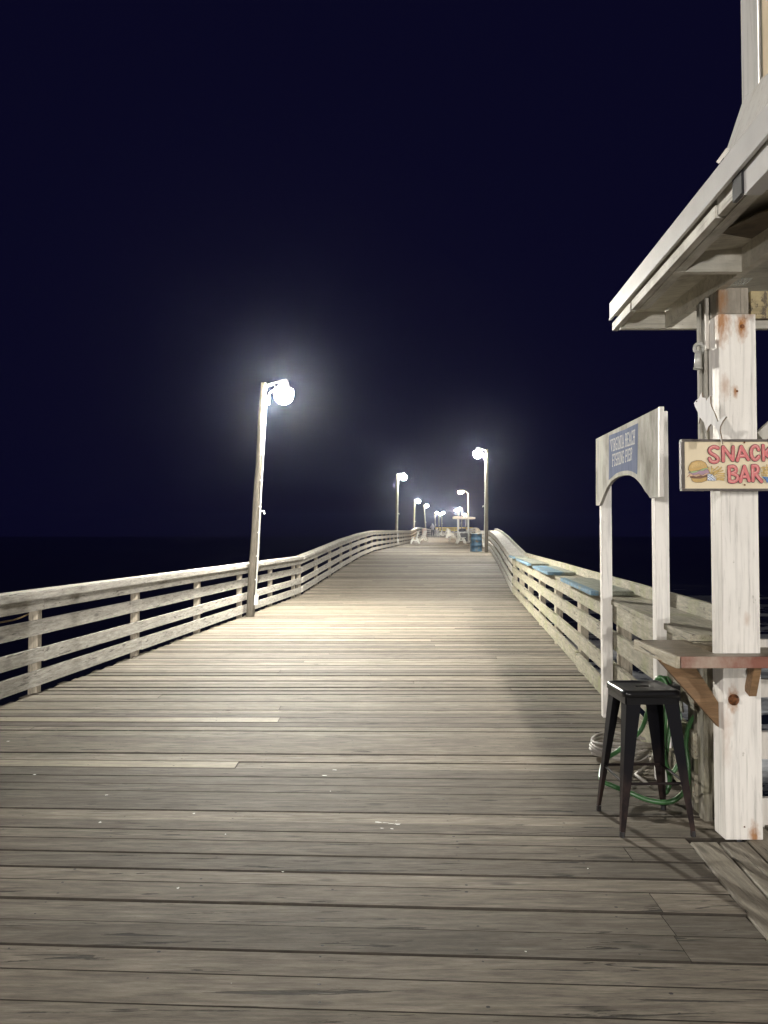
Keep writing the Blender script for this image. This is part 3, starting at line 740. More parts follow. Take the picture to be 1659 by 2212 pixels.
# ------------------------------------------------------------------ snack bar
YC = 4.08
cb = P(1567, 1806, YC); cx0 = cb.x; cx1 = P(1649, 1806, YC).x
bar = thing('snack_bar', 'white painted snack bar stand with overhanging eave on the right of the pier', 'building', (1.9, 4.2, 0))
rp = [((cx0 + (cx1 - cx0) * .62, YC, P(1600, 704, YC).z), .042, 1.0), ((cx0 + (cx1 - cx0) * .42, YC, P(1592, 845, YC).z), .02, .9), ((cx0 + .03, YC, P(1578, 835, YC).z), .035, .5), ((cx0 + .01, YC, 2.75), .07, .9),
      ((cx0 + .01, YC, .60), .05, .3), ((cx0 + .01, YC, .45), .04, .2), ((cx0 + .05, YC, P(1584, 1511, YC).z), .035, 1.0), ((cx0 + .15, YC, .03), .035, .9), ((cx0 + .17, YC, 2.80), .03, .6), ((cx0 + .13, YC, P(1600, 1340, YC).z), .022, .35)]
M_col = paint('column_paint', (.77, .74, .69), amount=.14, crackle=.45, rust=[(tuple(Vector(p) - Vector((1.9, 4.2, 0))), r, a) for p, r, a in rp], bump=.9)
ztop = P(1600, 640, YC).z
b = MB(); b.bbox(cx0, cx1, YC, YC + .135, .004, P(1600, 678, YC).z, .006); b.build('column', M_col, bar)
M_bare = paint('bare_post_top', (.40, .36, .30), (.12, .10, .08), .8, 'Z', .8, .9, rust=[((cx0 + .02 - 1.9, YC - 4.2, 2.86), .05, .8)])
b = MB(); b.bbox(cx0 + .006, cx1 - .03, YC + .012, YC + .125, P(1600, 678, YC).z + .002, 2.93, .008); b.build('bare_post_top', M_bare, bar)
# wire mesh scrap on the post top
ms = MB(); c0 = Vector((cx0 + .085, YC - .004, 2.935))
for k in range(9):
    for s_ in (-1, 1):
        ms.tube([c0 + Vector((-.08 + k * .016, -.005 * (k % 2), 0)), c0 + Vector((-.06 + k * .016 + s_ * .02, -.02, .035))], .0018, 4)
ms.build('wire_mesh', M_galv, bar)
# second weathered post behind
b = MB(); b.bbox(cx0 + .058, cx1 - .03, YC + .155, YC + .245, -.05, 1.90, .005); b.build('rear_post', M_board, bar)
b = MB(); b.bbox(cx0 - .006, cx1 - .03, YC + .157, YC + .243, 1.903, 2.92, .005); b.build('rear_post', M_board, bar)
b = MB(); b.bbox(cx0 - .020, cx0 - .008, YC + .200, YC + .240, 1.95, 2.90, .003); b.build('edge_strip', M_board, bar)
b = MB(); b.bbox(cx0 - .018, cx0 - .003, YC + .137, YC + .152, 1.95, P(1535, 700, YC + .13).z, .003); b.build('edge_strip', M_board, bar)
b = MB(); b.bbox(cx0 - .022, cx0 - .004, YC + .110, YC + .128, 2.62, P(1535, 645, YC + .12).z, .003); b.build('edge_strip', M_white, bar)
b = MB(); b.bbox(cx1 - .012, cx1 + .020, YC + .140, YC + .16, P(1640, 1155, YC).z, P(1640, 1050, YC).z, .003); b.build('backing_board', M_white, bar)
# mossy knee boards under the counter
b = MB()
for k in range(3):
    yy0 = 4.20 + k * .10; b.bbox(cx0 + .008 + k * .012, cx0 + .055 + k * .012, yy0 + .16, yy0 + .245, -.02, .90 - .01 * k, .004)
b.build('knee_board', M_mossboard, bar)
# counter
ztc = P(1600, 1411, YC).z
cn = P(1461, 1419, 3.94); 
cxl = cn.x; cyf = 3.94; cyb = 4.60
b = MB(); b.box(cxl + .022, 3.1, cyf + .024, YC - .003, ztc - .045, ztc); b.box(cxl + .022, cx0 - .046, YC + .0, cyb, ztc - .045, ztc); b.box(cx1 + .003, 3.1, YC, YC + .26, ztc - .045, ztc); b.box(cx0 - .043, 3.1, YC + .262, cyb, ztc - .045, ztc); b.build('counter_top', M_counter, bar)
b = MB(); b.bbox(cxl + .024, 3.1, cyf, cyf + .022, ztc - .056, ztc + .003, .005); b.build('counter_edge', M_counteredge, bar)
b = MB(); b.bbox(cxl - .004, cxl + .020, cyf, cyb, ztc - .056, ztc + .003, .004); b.build('counter_end', M_endgrain, bar)
# braces
yb_ = YC + .06
q = [P(1424, 1424, yb_), P(1493, 1441.5, yb_), P(1570, 1518, yb_), P(1570, 1571, yb_)]
q[0].z = q[1].z = ztc - .047; q[2].x = q[3].x = cx0 - .001
b = MB(); b.prism(q, (0, .038, 0)); fix(b.build('brace', M_brace, bar))
bxm = cx0 + (cx1 - cx0) * .66
b = MB(); b.prism([(bxm, YC - .002, ztc - .19), (bxm, cyf + .03, ztc - .047), (bxm, YC - .002, ztc - .047)][::-1], (.04, 0, 0))
o = MB(); o.beam((bxm, YC - .02, ztc - .205), (bxm, cyf + .06, ztc - .050), .038, .06, (0, 0, 1)); fix(o.build('brace', M_brace, bar))
# rusty ring bolt
c = P(1584, 1511, YC) ; b = MB()
b.lathe([(.0, .0), (.028, .0), (.03, .006), (.012, .016), (.01, .03), (.001, .032)], (0, 0, 0), 14)
b.v = [tuple(Matrix.Rotation(R(90), 3, 'X') @ Vector(v) + c) for v in b.v]; fix(b.build('bolt', M_rust, bar, smooth=True))
for (px, py, r) in ((1603, 705, .012), (1592, 845, .006), (1608, 1808 - 22, .004)):
    c = P(px, py, YC); b = MB(); b.lathe([(0, 0), (r, 0), (r, .003), (r * .6, .006), (.0005, .007)], (0, 0, 0), 10)
    b.v = [tuple(Matrix.Rotation(R(90), 3, 'X') @ Vector(v) + c) for v in b.v]; fix(b.build('bolt', M_rust, bar))

# eave -------------------------------------------------
EY = 4.9; e_sl = .055
def ex(y, o=0): return 1.44 + e_sl * (y - EY) + o
fz = {}
p_top = P(1316.6, 655.6, EY); p_mid = P(1316.6, 691, EY); p_bot = P(1318, 715, EY)
def exx(y, o=0): return p_top.x + e_sl * (y - EY) + o
YN = -8.0
def along(name, o0, o1, z0, z1, y0, y1, mat, bev=.003):
    b = MB(); c = []
    for z in (z0, z1):
        for (yv, oo) in ((y0, o0), (y0, o1), (y1, o1), (y1, o0)): c.append((exx(yv, oo), yv, z))
    b.hexa(c); ob = fix(b.build(name, mat, bar)); return ob
along('fascia', 0, .012, p_mid.z - .003, p_top.z, YN, EY, M_fascia)
along('fascia', -.006, -.001, p_mid.z - .006, p_mid.z + .006, YN, EY, M_fascia)
along('eave_board', .030, .062, p_bot.z + .012, p_mid.z + .02, YN, 3.15, M_trim)
along('eave_board', .022, .058, p_bot.z + .006, p_mid.z - .012, 3.155, 4.46, M_trim)
along('eave_board', .016, .05, p_bot.z, p_mid.z - .022, 4.465, EY, M_trim)
along('lower_trim', .064, .115, p_bot.z + .006, p_bot.z + .03, YN, 4.44, M_trim)
# gutter box near
gz = p_bot.z - .03
along('gutter', .020, .085, gz, p_mid.z - .012, YN, 2.86, M_fascia)
along('gutter_bracket', .012, .029, gz + .01, p_mid.z - .004, 2.865, 2.95, M_dark)
# rafters
def rafter(yv, th=.04, h0=.0, x1=None, mat=None):
    b = MB(); x0 = exx(yv, .064); x1 = x1 or 2.9; z0 = p_bot.z + .004
    b.hexa([(x0, yv, z0), (x1, yv, z0 + h0), (x1, yv + th, z0 + h0), (x0, yv + th, z0), (x0, yv, z0 + .10), (x1, yv, z0 + .14), (x1, yv + th, z0 + .14), (x0, yv + th, z0 + .10)])
    return fix(b.build('rafter', mat or M_raft, bar))
rafter(EY - .045); rafter(3.80, x1=1.785); rafter(2.85, x1=1.785); rafter(1.9, x1=1.785)
b = MB(); b.box(1.787, 1.828, YN, EY - .05, p_bot.z + .008, p_bot.z + .14); b.build('plate_beam', M_raft, bar)
b = MB(); b.box(cx1 + .0, 2.9, YC + .05, YC + .09, P(1640, 682, YC).z, P(1640, 622, YC).z); b.build('header_board', M_peel, bar)
b = MB(); b.hexa([(exx(YN, .02), YN, p_mid.z + .022), (2.9, YN, p_mid.z + .16), (2.9, EY, p_mid.z + .16), (exx(EY, .02), EY, p_mid.z + .022), (exx(YN, .02), YN, p_mid.z + .034), (2.9, YN, p_mid.z + .2), (2.9, EY, p_mid.z + .2), (exx(EY, .02), EY, p_mid.z + .034)]); fix(b.build('soffit', M_soffit, bar))
b = MB(); b.hexa([(exx(YN, .013), YN, p_top.z - .02), (2.9, YN, p_top.z + .42), (2.9, EY, p_top.z + .42), (exx(EY, .013), EY, p_top.z - .02), (exx(YN, .013), YN, p_top.z - .005), (2.9, YN, p_top.z + .45), (2.9, EY, p_top.z + .45), (exx(EY, .013), EY, p_top.z - .005)]); fix(b.build('roof', plain('roof_sheet', (.3, .3, .3), .6), bar))
# torn roofing paper hanging in the bay
b = MB(); b.hexa([(1.58, 3.20, p_bot.z + .045), (1.74, 3.12, p_bot.z + .06), (1.75, 3.62, p_bot.z + .10), (1.54, 3.50, p_bot.z + .08), (1.58, 3.20, p_bot.z + .052), (1.74, 3.12, p_bot.z + .07), (1.75, 3.62, p_bot.z + .11), (1.54, 3.50, p_bot.z + .09)]); fix(b.build('torn_paper', plain('torn_paper', (.10, .075, .045), .9, 0, .5, 9), bar))
# upper wall
WY = 4.0; wq = P(1603, 220, WY); wt = P(1597, 0, WY)
wx = wq.x
def wall_strip(name, y0, y1, o, z0, z1, mat):
    b = MB(); c = []
    for z in (z0, z1):
        for (yv, oo) in ((y0, o), (y0, o + .05), (y1, o + .05), (y1, o)): c.append((wx + e_sl * (yv - WY) + oo, yv, z))
    b.hexa(c); return fix(b.build(name, mat, bar))
M_trimv = paint('corner_trim_paint', (.46, .45, .43), amount=.25, axis='Z', bump=.15)
wall_strip('corner_board', 3.80, WY, 0, 3.30, 6.4, M_trimv)
wall_strip('corner_gap', 3.755, 3.799, .016, 3.30, 6.4, M_mossboard)
wall_strip('corner_strip', 3.845, WY + .02, -.008 - .05, 3.85, 6.4, M_trim) if False else None
wall_strip('upper_wall', YN, 3.754, .004, 3.30, 6.4, M_siding)
fl = P(1560, 345, WY)
b = MB(); b.prism([(wx - .003, WY - .02, wq.z), (fl.x, WY - .02, fl.z), (fl.x, WY - .02, 3.25), (wx - .003, WY - .02, 3.25)], (0, -1.2, 0)); fix(b.build('skirt_flashing', paint('skirt_paint', (.30, .295, .28), amount=.4, axis='Z', bump=.15), bar))
b = MB(); b.beam(P(1550, 352, 3.85), P(1572, 322, 3.85), .004, .018); fix(b.build('bent_flashing', plain('dull_flashing', (.06, .055, .05), .8), bar))
# white rails at the end of the stand
YR = 4.30
for (z0, z1) in ((.70, .80), (.36, .508), (-.02, .146), (.93, 1.02)):
    b = MB(); b.bbox(cx1 - .05, 4.9, YR, YR + .04, z0, z1, .004); b.build('end_rail', M_white, bar)
for xv in (2.9, 4.0):
    b = MB(); b.bbox(xv, xv + .09, YR + .043, YR + .13, -.3, 1.02, .004); b.build('end_post', M_white, bar)
b = MB(); b.beam(P(1640, 945, YC + .05), P(1690, 900, YC + .05), .04, .06, (0, 0, 1)); fix(b.build('brace', M_board, bar))

# ------------------------------------------------------------------ rod holder
yh = YC + .19
def H3(zx, zy, yv=yh): return P((2250 + zx / 2.143) / 1.8228, (1300 + zy / 2.143) / 1.8228, yv)
rh = thing('pipe_bracket', 'galvanised pipe bracket hanging on the side of the white column under the eave', 'bracket', H3(1140, 155))
b = MB(); a_, c_ = H3(1110, 90), H3(1170, 220); b.bbox(a_.x, c_.x, yh - .012, yh, c_.z, a_.z, .002); b.build('plate', M_galv, rh)
b = MB(); c = H3(1080, 155, yh - .02)
b.tube([c + Vector((.026 * math.cos(k * math.pi / 10), 0, .026 * math.sin(k * math.pi / 10))) for k in range(21)], .011, 8); b.build('ring', M_galv, rh, smooth=True)
b = MB(); b.tube([H3(1072, 180, yh - .02), H3(1068, 318, yh - .03)], [.019, .021], 14); b.tube([H3(1068, 318, yh - .03), H3(1067.5, 328, yh - .03)], .025, 14); b.build('pipe', M_galv, rh, smooth=True)

# ------------------------------------------------------------------ snack sign
YS = 4.035
def S5(zx, zy, lift=0.0): return P((2660 + zx / 4.424) / 1.8228, (1500 + zy / 4.424) / 1.8228, YS - lift)
sn = Vector((0, -1, 0))
tl = S5(110, 1030); bl = S5(140, 1915); sx1 = 2.225
sign = thing('snack_bar_sign', 'hand painted snack bar sign with pink letters and a burger on the white column', 'sign', ((tl.x + sx1) / 2, YS, (tl.z + bl.z) / 2))
M_cream = plain('cream_sign_paint', (.70, .60, .42), .55, 0, .07, 5, .03)
M_ink = plain('dark_ink', (.05, .035, .045), .6)
M_frame = plain('dark_frame', (.10, .085, .075), .6, 0, .3, 30, .2)
b = MB(); x0, x1_, z0, z1 = tl.x, sx1, bl.z + .004, tl.z
b.box(x0, x1_, YS + .001, YS + .022, z0, z1); b.build('board', M_cream, sign)
b = MB(); fw = .012
b.box(x0 - .003, x1_ + .003, YS - .006, YS + .026, z1 - fw + .004, z1 + .004); b.box(x0 - .003, x1_ + .003, YS - .006, YS + .026, z0 - .004, z0 + fw - .004)
b.box(x0 - .006, x0 + fw, YS - .004, YS + .024, z0 + fw - .003, z1 - fw + .003); b.box(x1_ - fw, x1_ + .006, YS - .004, YS + .024, z0 + fw - .003, z1 - fw + .003); b.build('frame', M_frame, sign)
LET = [[(735, 1170), (690, 1150), (640, 1155), (595, 1188), (590, 1230), (625, 1268), (680, 1298), (725, 1338), (737, 1375), (705, 1408), (650, 1413), (605, 1390), (588, 1355)],
       [(826, 1392), (822, 1152)], [(826, 1152), (992, 1378)], [(992, 1378), (997, 1152)],
       [(1072, 1385), (1142, 1146), (1262, 1366)], [(1108, 1312), (1218, 1302)],
       [(1442, 1200), (1420, 1152), (1380, 1137), (1335, 1162), (1310, 1230), (1320, 1310), (1358, 1364), (1400, 1368), (1445, 1318)],
       [(1528, 1376), (1518, 1130)], [(1650, 1150), (1550, 1262), (1668, 1366)],
       [(932, 1745), (926, 1498)], [(926, 1498), (1005, 1492), (1045, 1530), (1040, 1580), (975, 1612)], [(975, 1612), (1055, 1645), (1076, 1690), (1050, 1738), (992, 1758), (934, 1748)],
       [(1122, 1752), (1192, 1492), (1275, 1738)], [(1155, 1672), (1245, 1666)],
       [(1342, 1738), (1336, 1482)], [(1336, 1482), (1400, 1486), (1428, 1530), (1410, 1590), (1352, 1612)], [(1375, 1612), (1490, 1752)]]
def smooth(pts):
    if len(pts) < 4: return pts
    out_ = []
    for i in range(len(pts) - 1):
        p0 = pts[max(i - 1, 0)]; p1 = pts[i]; p2 = pts[i + 1]; p3 = pts[min(i + 2, len(pts) - 1)]
        for k in range(4):
            t = k / 4
            out_.append(tuple(.5 * (2 * p1[j] + (p2[j] - p0[j]) * t + (2 * p0[j] - 5 * p1[j] + 4 * p2[j] - p3[j]) * t * t + (3 * p1[j] - p0[j] - 3 * p2[j] + p3[j]) * t ** 3) for j in (0, 1)))
    return out_ + [pts[-1]]
u1 = (S5(1000, 1300) - S5(900, 1300)).length / 100   # metres per zoom pixel
lo = MB(); cnt = 0
for layer, (rad, mi, lift) in enumerate(((37, 0, .0006), (28, 1, .0032))):
    cnt = 0
    for s_ in LET:
        pts = smooth(s_)
        for p, q in zip(pts, pts[1:]):
            cnt += 1; capsule(lo, S5(*p), S5(*q), rad * u1, sn, lift + .00002 * cnt, mi, 8)
cnt = 0
for s_ in LET:
    pts = smooth(s_)
    for p, q in zip(pts[1:-1] if len(pts) > 3 else [(pts[0][0] * .8 + pts[1][0] * .2, pts[0][1] * .8 + pts[1][1] * .2)], pts[2:] if len(pts) > 3 else [(pts[0][0] * .25 + pts[1][0] * .75, pts[0][1] * .25 + pts[1][1] * .75)]):
        cnt += 1; capsule(lo, S5(p[0] - 7, p[1] - 7), S5(q[0] - 7, q[1] - 7), 6.5 * u1, sn, .0058 + .00001 * cnt, 2, 5)
lo.build('lettering', [M_ink, plain('pink_paint', (.60, .17, .17), .5, 0, .12, 20, .03), plain('pale_pink_paint', (.68, .34, .32), .5)], sign)
def ell(cx, cy, rx_, ry_, rot=0, n=28, a0=0, a1=360):
    rr = R(rot); res = []
    for k in range(n + 1 if a1 - a0 < 360 else n):
        a = R(a0 + (a1 - a0) * k / n); x = rx_ * math.cos(a); y_ = ry_ * math.sin(a)
        res.append((cx + x * math.cos(rr) - y_ * math.sin(rr), cy + x * math.sin(rr) + y_ * math.cos(rr)))
    return res
def grow(pts, k):
    cx = sum(p[0] for p in pts) / len(pts); cy = sum(p[1] for p in pts) / len(pts); res = []
    for (x, y_) in pts:
        dx, dy = x - cx, y_ - cy; L = math.hypot(dx, dy) or 1; res.append((x + dx / L * k, y_ + dy / L * k))
    return res
bu = MB(); lf = [0.0006]
def shape(pts, mi, outl=6, mb=None):
    mb = mb or bu
    if outl: mb.poly([S5(x, y_, lf[0]) for x, y_ in grow(pts, outl)], 0); lf[0] += .00015
    mb.poly([S5(x, y_, lf[0]) for x, y_ in pts], mi); lf[0] += .00015
shape([(278, 1700), (300, 1690), (420, 1700), (545, 1668), (552, 1700), (530, 1740), (450, 1765), (360, 1768), (300, 1748)], 1)
shape([(250, 1655), (400, 1640), (560, 1615), (565, 1650), (540, 1672), (430, 1695), (320, 1698), (265, 1685)], 2)
shape([(195, 1680), (250, 1625), (420, 1610), (590, 1590), (560, 1625), (480, 1655), (440, 1640), (360, 1668), (300, 1650)], 3)
shape([(215, 1605), (270, 1580), (400, 1560), (555, 1535), (592, 1600), (520, 1610), (470, 1640), (400, 1615), (320, 1640), (260, 1610)], 5)
shape([(240, 1580), (270, 1555), (400, 1530), (560, 1495), (566, 1525), (520, 1540), (480, 1565), (420, 1560), (360, 1590), (290, 1605)], 4)
shape([(222, 1545), (235, 1480), (285, 1415), (370, 1385), (450, 1388), (520, 1425), (550, 1480), (553, 1510), (480, 1525), (400, 1555), (330, 1565), (265, 1578)], 1)
shape([(250, 1520), (265, 1470), (310, 1428), (380, 1405), (450, 1410), (500, 1440), (515, 1475), (440, 1500), (340, 1525)], 6, 0)
for k in range(22):
    x = 290 + (k % 7) * 32 + random.uniform(-8, 8); y_ = 1440 + (k // 7) * 24 + random.uniform(-8, 8); shape(ell(x, y_, 5, 9, 20, 8), 7, 0)
MB_ = [M_ink, plain('bun_paint', (.50, .33, .12), .5, 0, .15, 14, .03), plain('patty_paint', (.16, .08, .05), .5), plain('cheese_paint', (.55, .36, .24), .5), plain('lettuce_paint', (.33, .46, .22), .5), plain('onion_paint', (.36, .24, .30), .5), plain('bun_light_paint', (.52, .36, .15), .5), plain('seed_paint', (.68, .52, .26), .5)]
bu.build('burger_painting', MB_, sign)
fr = MB(); lf[0] = .0006
def fry(a, b_, r=10):
    ax, ay = a; bx2, by2 = b_; L = math.hypot(bx2 - ax, by2 - ay); nx, ny = -(by2 - ay) / L * r, (bx2 - ax) / L * r
    shape([(ax + nx, ay + ny), (bx2 + nx, by2 + ny), (bx2 - nx, by2 - ny), (ax - nx, ay - ny)], 1, 4, fr)
for a, b_ in [((590, 1600), (580, 1500)), ((640, 1640), (625, 1485)), ((610, 1620), (650, 1520)), ((660, 1560), (745, 1490)), ((670, 1590), (790, 1530)), ((690, 1600), (830, 1560)), ((640, 1600), (760, 1545)), ((720, 1620), (855, 1610)), ((700, 1660), (850, 1640)), ((690, 1630), (800, 1500)), ((720, 1690), (860, 1665)), ((700, 1720), (850, 1700)), ((720, 1700), (845, 1730)), ((660, 1640), (740, 1560))]: fry(a, b_)
for a, b_ in [((1490, 1510), (1620, 1505)), ((1520, 1500), (1540, 1620)), ((1590, 1455), (1580, 1640)), ((1490, 1600), (1620, 1610)), ((1500, 1640), (1620, 1650)), ((1570, 1540), (1530, 1600)), ((1560, 1560), (1650, 1540))]: fry(a, b_)
fr.build('fries_painting', [M_ink, plain('fries_paint', (.58, .40, .14), .5)], sign)
ck = MB(); lf[0] = .0040
shape([(560, 1625), (600, 1620), (650, 1640), (715, 1728), (640, 1738), (556, 1730)], 1, 5, ck)
for i in range(6):
    for j in range(5):
        if (i + j) % 2 == 0:
            x = 563 + i * 24; y_ = 1632 + j * 20
            if y_ + 18 < 1735 and x + 20 < 600 + (y_ - 1620) * 1.05 + 20: shape([(x, y_), (x + 21, y_ + 2), (x + 22, y_ + 18), (x + 1, y_ + 17)], 2, 0, ck)
ck2 = MB()
shape([(1500, 1665), (1560, 1675), (1640, 1680), (1640, 1775), (1600, 1770), (1560, 1710)], 2, 5, ck2)
BKM = [M_ink, plain('check_white', (.66, .66, .66), .5), plain('check_blue', (.10, .22, .46), .5)]
ck.build('basket_painting', BKM, sign); ck2.build('basket_painting', BKM, sign)
for (zx, zy) in ((1198, 1073), (1203, 1811)):
    c = S5(zx, zy); b = MB(); b.lathe([(0, 0), (.005, 0), (.004, .004), (.0005, .005)], (0, 0, 0), 10); b.v = [tuple(Matrix.Rotation(R(90), 3, 'X') @ Vector(v) + c) for v in b.v]; fix(b.build('screw', M_rust, sign))

# ------------------------------------------------------------------ wooden fish
fp = P((2660 + 560 / 4.424) / 1.8228, (1500 + 560 / 4.424) / 1.8228, 4.00); fnn = Vector((-math.sin(R(40)), -math.cos(R(40)), 0))
fo = [(318, 385), (360, 330), (405, 300), (418, 265), (450, 195), (468, 288), (500, 292), (528, 300), (534, 352), (560, 300), (600, 250), (602, 380), (630, 470), (668, 540), (705, 640), (735, 715), (785, 655), (845, 622), (882, 618), (820, 700), (775, 790), (765, 860), (790, 980), (812, 1100), (770, 1000), (735, 890), (705, 815), (655, 778), (612, 752), (575, 790), (543, 875), (515, 800), (488, 715), (420, 632), (410, 690), (402, 738), (396, 640), (385, 545), (340, 450)]
def F5(zx, zy): return PP((2660 + zx / 4.424) / 1.8228, (1500 + zy / 4.424) / 1.8228, fp, fnn)
fs = thing('fish_cutout', 'white wooden cutout fish mounted above the snack bar sign', 'decoration', F5(560, 560))
b = MB(); pts = [F5(*p) for p in fo]; b.prism(pts, fnn * -.022, 0)
o = fix(b.build('fish', [M_ply, M_fish], fs))
for pl in o.data.polygons:
    if pl.normal.dot(fnn) > .8: pl.material_index = 1
b = MB(); capsule(b, F5(364, 355), F5(368, 356), .0035, fnn, .001, 0, 8); b.build('eye', M_ink, fs)

# ------------------------------------------------------------------ bar stool
sc_ = Vector((1.445, 4.33, 0))
stool = thing('bar_stool', 'black metal bar stool with worn legs standing by the counter', 'stool', sc_, rot=(0, 0, R(2)))
SH_ = .762; hs = .152; hf = .202
def lp(sx, sy, t): # leg corner at height fraction t (0 foot, 1 top)
    h = hf + (hs - .012 - hf) * t; return Vector((sx * h, sy * (h * 1.04), SH_ * t * .965 + .0))
for sx in (-1, 1):
    for sy in (-1, 1):
        b = MB()
        n = 7; prev = None
        for ax in (0, 1):    # the two webs of the folded sheet leg
            vs = []; fs_ = []
            for i in range(n + 1):
                t = i / n; c = lp(sx, sy, t); wdt = .021 + .062 * t
                inn = Vector((-sx * wdt, 0, 0)) if ax == 0 else Vector((0, -sy * wdt, 0)); th = Vector((0, -sy * .004, 0)) if ax == 0 else Vector((-sx * .004, 0, 0))
                q0 = c + (Vector((0, 0, 0)) if ax == 0 else Vector((0, -sy * .0045, 0)))
                vs += [q0, q0 + inn, q0 + inn + th, q0 + th]
            for i in range(n):
                for k in range(4):
                    k2 = (k + 1) % 4; fs_.append((i * 4 + k, i * 4 + k2, (i + 1) * 4 + k2, (i + 1) * 4 + k))
            fs_ += [(3, 2, 1, 0), tuple(n * 4 + k for k in range(4))]
            b.add(vs, fs_)
        o = fix(b.build('leg', M_leg, stool, local=True))
        f_ = MB(); c = lp(sx, sy, 0); f_.tube([c + Vector((-sx * .012, -sy * .012, -.001)), c + Vector((-sx * .012, -sy * .012, .03))], .014, 10); f_.build('foot', M_dark, o, local=True)
def seat():
    b = bmesh.new(); N = 24; lim = .158; g = {}
    for i in range(N + 1):
        for j in range(N + 1):
            x = -lim + 2 * lim * i / N; y_ = -lim * 1.02 + 2 * lim * 1.02 * j / N
            # rounded square
            r = .035; ax, ay = abs(x), abs(y_)
            if ax > lim - r and ay > lim - r:
                ddx, ddy = ax - (lim - r), ay - (lim - r); L = max(ddx, ddy); Ln = math.hypot(ddx, ddy)
                if Ln > 1e-6: k = L / Ln; x = math.copysign(lim - r + ddx * k, x); y_ = math.copysign(lim - r + ddy * k, y_)
            m = max(ax, ay) / lim; z = 0 if m > .86 else -.006 * min(1, (.86 - m) / .1)
            if m > .97: z = -.006
            g[i, j] = b.verts.new((x, y_, SH_ + z))
    for i in range(N):
        for j in range(N):
            if 9 <= i <= 14 and 11 <= j <= 12: continue
            b.faces.new((g[i, j], g[i + 1, j], g[i + 1, j + 1], g[i, j + 1]))
    ed = [e for e in b.edges if e.is_boundary and max(abs(e.verts[0].co.x), abs(e.verts[0].co.y)) > .13]
    ex_ = bmesh.ops.extrude_edge_only(b, edges=ed); vs = [v for v in ex_['geom'] if isinstance(v, bmesh.types.BMVert)]
    for v in vs: v.co.z = SH_ - .036; v.co.x *= 1.01; v.co.y *= 1.01
    me = bpy.data.meshes.new('seat'); b.to_mesh(me); b.free(); me.materials.append(M_black)
    for p in me.polygons: p.use_smooth = True
    o = bpy.data.objects.new('seat', me); COL.objects.link(o); o.parent = stool
    sol = o.modifiers.new('sol', 'SOLIDIFY'); sol.thickness = .003; return o
fix(seat())
b = MB(); z = SH_ - .075; q = .140
b.box(-q, q, -q - .012, -q - .008, z, SH_ - .03); b.box(-q, q, q + .008, q + .012, z, SH_ - .03); b.box(-q - .008, -q - .004, -q, q, z, SH_ - .03); b.box(q + .004, q + .008, -q, q, z, SH_ - .03); b.build('apron', M_black, stool, local=True)
tf = .37; hh = hf + (hs - .012 - hf) * tf - .012; zf = SH_ * tf * .965
for (a, c) in (((-hh, -hh * 1.04, zf), (hh, -hh * 1.04, zf)), ((-hh, hh * 1.04, zf), (hh, hh * 1.04, zf)), ((-hh, -hh * 1.04, zf), (-hh, hh * 1.04, zf)), ((hh, -hh * 1.04, zf), (hh, hh * 1.04, zf))):
    b = MB(); b.tube([a, c], .0075, 8); b.build('footrest', M_leg, stool, local=True)

# ------------------------------------------------------------------ hoses
hk = Vector((1.80, 4.72, 0))
b = MB()
def spline(pts, k=8):
    pts = [Vector(p) for p in pts]; res = []
    for i in range(len(pts) - 1):
        p0 = pts[max(i - 1, 0)]; p1 = pts[i]; p2 = pts[i + 1]; p3 = pts[min(i + 2, len(pts) - 1)]
        for j in range(k):
            t = j / k; res.append(.5 * (2 * p1 + (p2 - p0) * t + (2 * p0 - 5 * p1 + 4 * p2 - p3) * t * t + (3 * p1 - p0 - 3 * p2 + p3) * t ** 3))
    return res + [pts[-1]]
def L5(zx, zy, yv): return P((2250 + zx / 2.143) / 1.8228, (2600 + zy / 2.143) / 1.8228, yv)
hp = [L5(1115, 400, 4.50), L5(1080, 430, 4.52), L5(1000, 530, 4.55), L5(965, 700, 4.56), L5(985, 900, 4.54), L5(975, 1060, 4.50), L5(900, 1160, 4.46), L5(800, 1198, 4.47), L5(650, 1180, 4.52), L5(500, 1120, 4.58), L5(350, 1060, 4.66), L5(250, 1000, 4.72), L5(280, 850, 4.95), L5(400, 760, 5.0), L5(540, 640, 5.0), L5(610, 540, 5.0), L5(680, 300, 4.9), L5(720, 165, 4.82), L5(770, 150, 4.80), L5(800, 230, 4.78), L5(790, 500, 4.76), L5(780, 800, 4.75), L5(770, 1000, 4.74), L5(790, 1120, 4.72), L5(830, 1000, 4.73), L5(760, 700, 4.74), L5(755, 350, 4.76), L5(760, 190, 4.80), L5(790, 150, 4.82), L5(830, 200, 4.80), L5(835, 500, 4.78), L5(800, 800, 4.76), L5(820, 930, 4.75), L5(870, 930, 4.74), L5(930, 800, 4.75), L5(930, 600, 4.77), L5(890, 380, 4.80), L5(830, 190, 4.83), L5(790, 165, 4.84), L5(745, 190, 4.86), L5(745, 500, 4.82), L5(750, 1050, 4.78)]
for p in hp: p.z = max(p.z, .016)
b.tube(spline(hp, 7), .0145, 8); o = b.build('green_hose', M_hose, loc=hp[20], smooth=True); o.name = 'garden_hose'; setp(o, 'green garden hose looped on the railing behind the black stool', 'hose')
b = MB(); gp = []
cc = Vector((1.70, 5.55, 0))
for k in range(0, 25 * 5):
    a = k * 2 * math.pi / 25; rr = .165 + .02 * math.sin(k * .21) + .009 * (k / 25); gp.append(cc + Vector((rr * math.cos(a) * 1.12, rr * math.sin(a) * .9, .02 + .026 * (k / 25) + .012 * math.sin(a * 2 + k / 25))))
gp += [cc + Vector((.10, -.30, .06)), cc + Vector((-.05, -.45, .03)), cc + Vector((-.02, -.62, .018))]
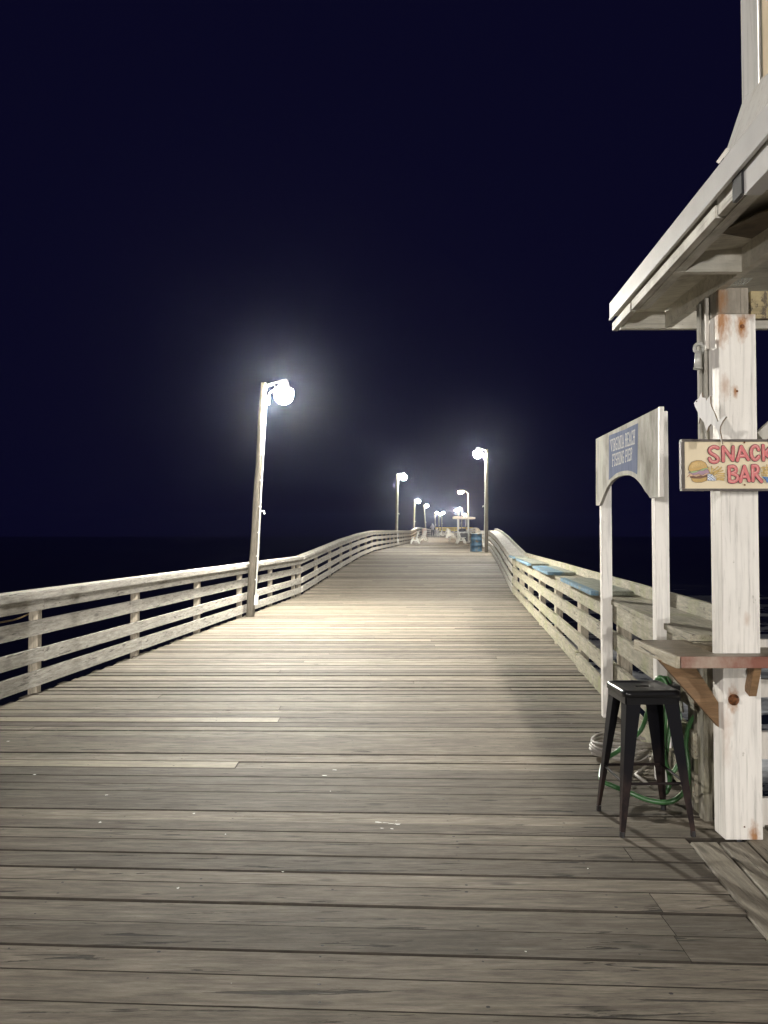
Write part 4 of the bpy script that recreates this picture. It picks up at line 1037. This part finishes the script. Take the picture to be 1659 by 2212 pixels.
b.tube(gp, .011, 8); o = b.build('coiled_hose', M_hose2, loc=cc, smooth=True); setp(o, 'grey hose coiled flat on the deck behind the stool', 'hose')
pv = thing('water_pipe', 'pale upright water pipe with black valve beside the hanging green hose', 'pipe', L5(1000, 400, 4.62))
b = MB(); b.tube([L5(900, 200, 4.9), L5(930, 440, 4.86)], .016, 10); b.tube([L5(1015, 740, 4.62), L5(1100, 930, 4.56)], .016, 10); b.tube([L5(985, 270, 4.6), L5(1050, 350, 4.55)], .011, 8); b.build('pipe', M_pvc, pv, smooth=True)
b = MB(); b.tube([L5(1040, 340, 4.54), L5(1110, 430, 4.50)], .022, 8); b.tube([L5(1060, 420, 4.52), L5(1110, 340, 4.52)], .012, 8); b.build('valve', M_dark, pv, smooth=True)
b = MB(); a_ = L5(850, 215, 4.72); c_ = L5(1005, 345, 4.72); b.bbox(a_.x, c_.x, 4.72, 4.86, c_.z, a_.z, .008); o = b.build('hose_box', M_dark, loc=a_); setp(o, 'black box on the railing between the hanging green hose and the wooden brace', 'box')

# cord on the left railing
def L7(zx, zy, yv): return P((zx / 1.508) / 1.8228, (2100 + zy / 1.508) / 1.8228, yv)
b = MB(); b.tube(spline([L7(-90, 560, 7.0), L7(0, 530, 7.4), L7(90, 512, 7.7), L7(175, 478, 8.0)], 6), .008, 6); o = b.build('cord', M_rope, loc=L7(0, 530, 7.4), smooth=True); setp(o, 'tan cord slung below the top board of the left railing', 'cord')

# ------------------------------------------------------------------ haze
hz = MB(); hz.box(-400, 400, -60, 460, -7.5, 14)  # thin volume added to give the lamps a lens-glare halo
m = bpy.data.materials.new('glare_haze'); m.use_nodes = True; m.node_tree.nodes.clear()
outn = m.node_tree.nodes.new('ShaderNodeOutputMaterial'); pvn = m.node_tree.nodes.new('ShaderNodeVolumePrincipled')
pvn.inputs['Color'].default_value = (.66, .72, 1.0, 1); pvn.inputs['Density'].default_value = .0002; pvn.inputs['Anisotropy'].default_value = .95
m.node_tree.links.new(pvn.outputs[0], outn.inputs['Volume'])
setp(hz.build('haze', m), kind='stuff', label='faint damp sea air glowing round the lamps')
